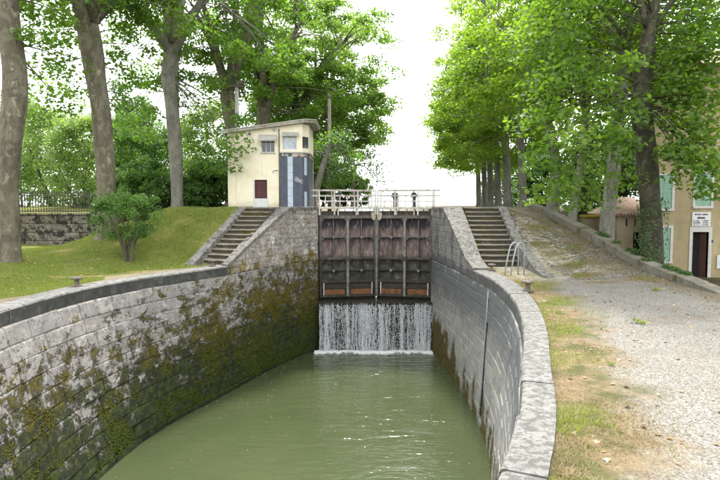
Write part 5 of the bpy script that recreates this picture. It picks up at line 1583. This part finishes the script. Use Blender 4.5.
# green weed tufts in the gravel
def weed(x, y, s, lab, seed):
    n = 46; r = np.random.default_rng(seed)
    P = np.column_stack([x+np.clip(r.normal(0,s*0.35,n),-s*0.5,s*0.5), y+np.clip(r.normal(0,s*0.35,n),-s*0.5,s*0.5), float(hR(x,y))+0.01+r.random(n)*s*0.35])
    o = leafcloud('weed', lab, 'weed', P, r.normal(0,0.6,(n,3))+np.array([0,0,0.8]), r.uniform(0.03,0.07,n)*s/0.2, M['grass'], seed, LEAF2)
    o['group'] = 'weeds in the gravel'
for u, v, s, lab in ((641,322,0.22,'bright green weed alone in the middle of the gravel'),(656,291,0.2,'flat green weed near the top of the gravel'),(612,364,0.12,'weed tuft in the gravel near the verge'),(560,312,0.18,'weed tuft near the mushroom bollard')):
    f = 560.0; p = R(3.576); b = (240-v)/f; dz = b*math.cos(p)-math.sin(p); t = -2.3/dz
    weed((u-360)/f*t, (b*math.sin(p)+math.cos(p))*t, s, lab, int(u))
# pebbles
n = 42000
y = 3.2+rng.random(n)**1.7*16; x = edgeR(np.minimum(y,27))+0.35+rng.random(n)**0.85*8.7
ok = (x < 9.3) & (x < y*0.75+1.5); x, y = x[ok], y[ok]; n = len(x)
s = rng.uniform(0.003, 0.010, n)*(0.7+0.035*y)
P = np.column_stack([x, y, hR(x,y)+s*0.25])
t6 = np.array([(1,0,0),(-1,0,0),(0,1,0),(0,-1,0),(0,0,1),(0,0,-1)], float)
jit = rng.uniform(0.6,1.35,(n,6,1)); an = rng.uniform(0,6.28,n); ca, sa = np.cos(an), np.sin(an)
L = t6[None]*jit*s[:,None,None]*np.array([1.2,0.9,0.6])
Vx = L[:,:,0]*ca[:,None]-L[:,:,1]*sa[:,None]; Vy = L[:,:,0]*sa[:,None]+L[:,:,1]*ca[:,None]
V = (P[:,None,:]+np.stack([Vx,Vy,L[:,:,2]],2)).reshape(-1,3)
f8 = np.array([(0,2,4),(2,1,4),(1,3,4),(3,0,4),(2,0,5),(1,2,5),(3,1,5),(0,3,5)])
F = (f8[None]+(np.arange(n)*6)[:,None,None]).reshape(-1,3)
o = np_mesh('gravel_stones', V, F, M['pebble'], None, np.repeat(np.clip(rng.normal(0.5,0.25,n),0,1),6)); o['kind'] = 'stuff'; o['label'] = 'loose pale gravel stones on the towpath'
# fallen leaves
n = 1500
y = 3.5+rng.random(n)**1.2*24; x = np.where(rng.random(n) < 0.45, 9.35-np.abs(rng.normal(0,0.7,n)), edgeR(np.minimum(y,27))+0.1+rng.random(n)*8)
ok = (x < 9.4) & ((x > 6.6) | (y < 20.8)) & (x > edgeR(np.minimum(y,27))+0.05); x, y = x[ok], y[ok]; n = len(x)
V, F, T = leaves(np.column_stack([x,y,hR(x,y)+0.012]), rng.normal(0,0.25,(n,3))+np.array([0,0,1]), rng.uniform(0.03,0.09,n), rng.random(n), LEAF5, rng)
o = np_mesh('fallen_leaves', V, F, M['deadleaf'], None, T); o['kind'] = 'stuff'; o['label'] = 'brown fallen leaves scattered on the gravel and ramp'
n = 500
y = rng.uniform(11,26,n); x = edgeL(np.minimum(y,27))-0.2-rng.random(n)*7
ok = ~((x > -7.0+(y-21.2)*0.30) & (y > 21.0)); x, y = x[ok], y[ok]; n = len(x)
V, F, T = leaves(np.column_stack([x,y,hL(x,y)+0.05]), rng.normal(0,0.25,(n,3))+np.array([0,0,1]), rng.uniform(0.05,0.11,n), rng.random(n), LEAF5, rng)
o = np_mesh('fallen_leaves', V, F, M['deadleaf'], None, T); o['kind'] = 'stuff'; o['label'] = 'brown fallen leaves on the left lawn'

# moss cushions in relief on the left wall
g = G('moss_cushion', 0.95, 0.1)
g.color(g.mix(g.rng(g.xyz(2), -4.4, -1.5), g.ramp(g.attr('tint'), [(0, (0.010,0.018,0.003)), (0.5, (0.055,0.078,0.008)), (1, (0.15,0.175,0.016))]), g.ramp(g.attr('tint'), [(0, (0.05,0.04,0.006)), (0.5, (0.13,0.10,0.012)), (1, (0.25,0.20,0.025))])), 0.85)
M['moss'] = g.m
n = 120000
aa = rng.uniform(WL.s_at(10), WL.s_at(27.3), n); zz = rng.uniform(WZ+0.1, 0.6, n); yy = WL.y_at(aa)
pm = fnoise(aa, zz*1.3, 2.6, 21)*1.0 + fnoise(aa, zz*1.4, 7.5, 22)*0.6 + rng.normal(0, 0.12, n) + (-zz-2.6)*0.13 + sstep(yy, 14, 26)*0.22 - 0.16
ok = (pm > 0.1) & ((zz < -0.42) | ((yy > 21.6) & (zz < 0.1)))
aa, zz = aa[ok], zz[ok]; n = len(aa)
sz = rng.uniform(0.006, 0.019, n)
P = np.array([tuple(WL.P(a_, z_, 0.008)) for a_, z_ in zip(aa, zz)])
V, F = blobs(P, sz, 1.15)
o = np_mesh('moss_cushions', V, F, M['moss'], None, np.repeat(np.clip(rng.normal(0.5,0.25,n),0,1), 6), True); o['kind'] = 'stuff'; o['label'] = 'olive moss cushions growing on the left lock wall'

# stones bedded in the ramp
n = 5200
x = rng.uniform(6.6, 9.4, n); y = rng.uniform(17.2, 28.0, n)
ok = fnoise(x,y,1.6,31)+rng.normal(0,0.3,n) > -0.1; x, y = x[ok], y[ok]; n = len(x)
sz = rng.uniform(0.02, 0.065, n)
t8 = np.array([(1,0,0.3),(0.7,0.7,0.25),(0,1,0.3),(-0.7,0.7,0.25),(-1,0,0.3),(-0.7,-0.7,0.25),(0,-1,0.3),(0.7,-0.7,0.25),(0,0,0.75),(0,0,-0.5)], float)
L = t8[None]*rng.uniform(0.7,1.25,(n,10,1))*sz[:,None,None]*np.array([1.15,0.85,0.45])
an = rng.uniform(0,6.28,n); ca, sa = np.cos(an), np.sin(an)
V = np.stack([L[:,:,0]*ca[:,None]-L[:,:,1]*sa[:,None], L[:,:,0]*sa[:,None]+L[:,:,1]*ca[:,None], L[:,:,2]], 2)
V = (np.column_stack([x,y,hR(x,y)+0.002])[:,None,:]+V).reshape(-1,3)
f16 = np.array([(i,(i+1)%8,8) for i in range(8)]+[((i+1)%8,i,9) for i in range(8)])
F = (f16[None]+(np.arange(n)*10)[:,None,None]).reshape(-1,3)
o = np_mesh('ramp_stones', V, F, M['pebble'], None, np.repeat(np.clip(rng.normal(0.45,0.22,n),0,1),10)); o['kind'] = 'stuff'; o['label'] = 'small stones bedded in the ramp surface'
print('TRIS', sum(len(m.loops)-2*len(m.polygons) for m in bpy.data.meshes))
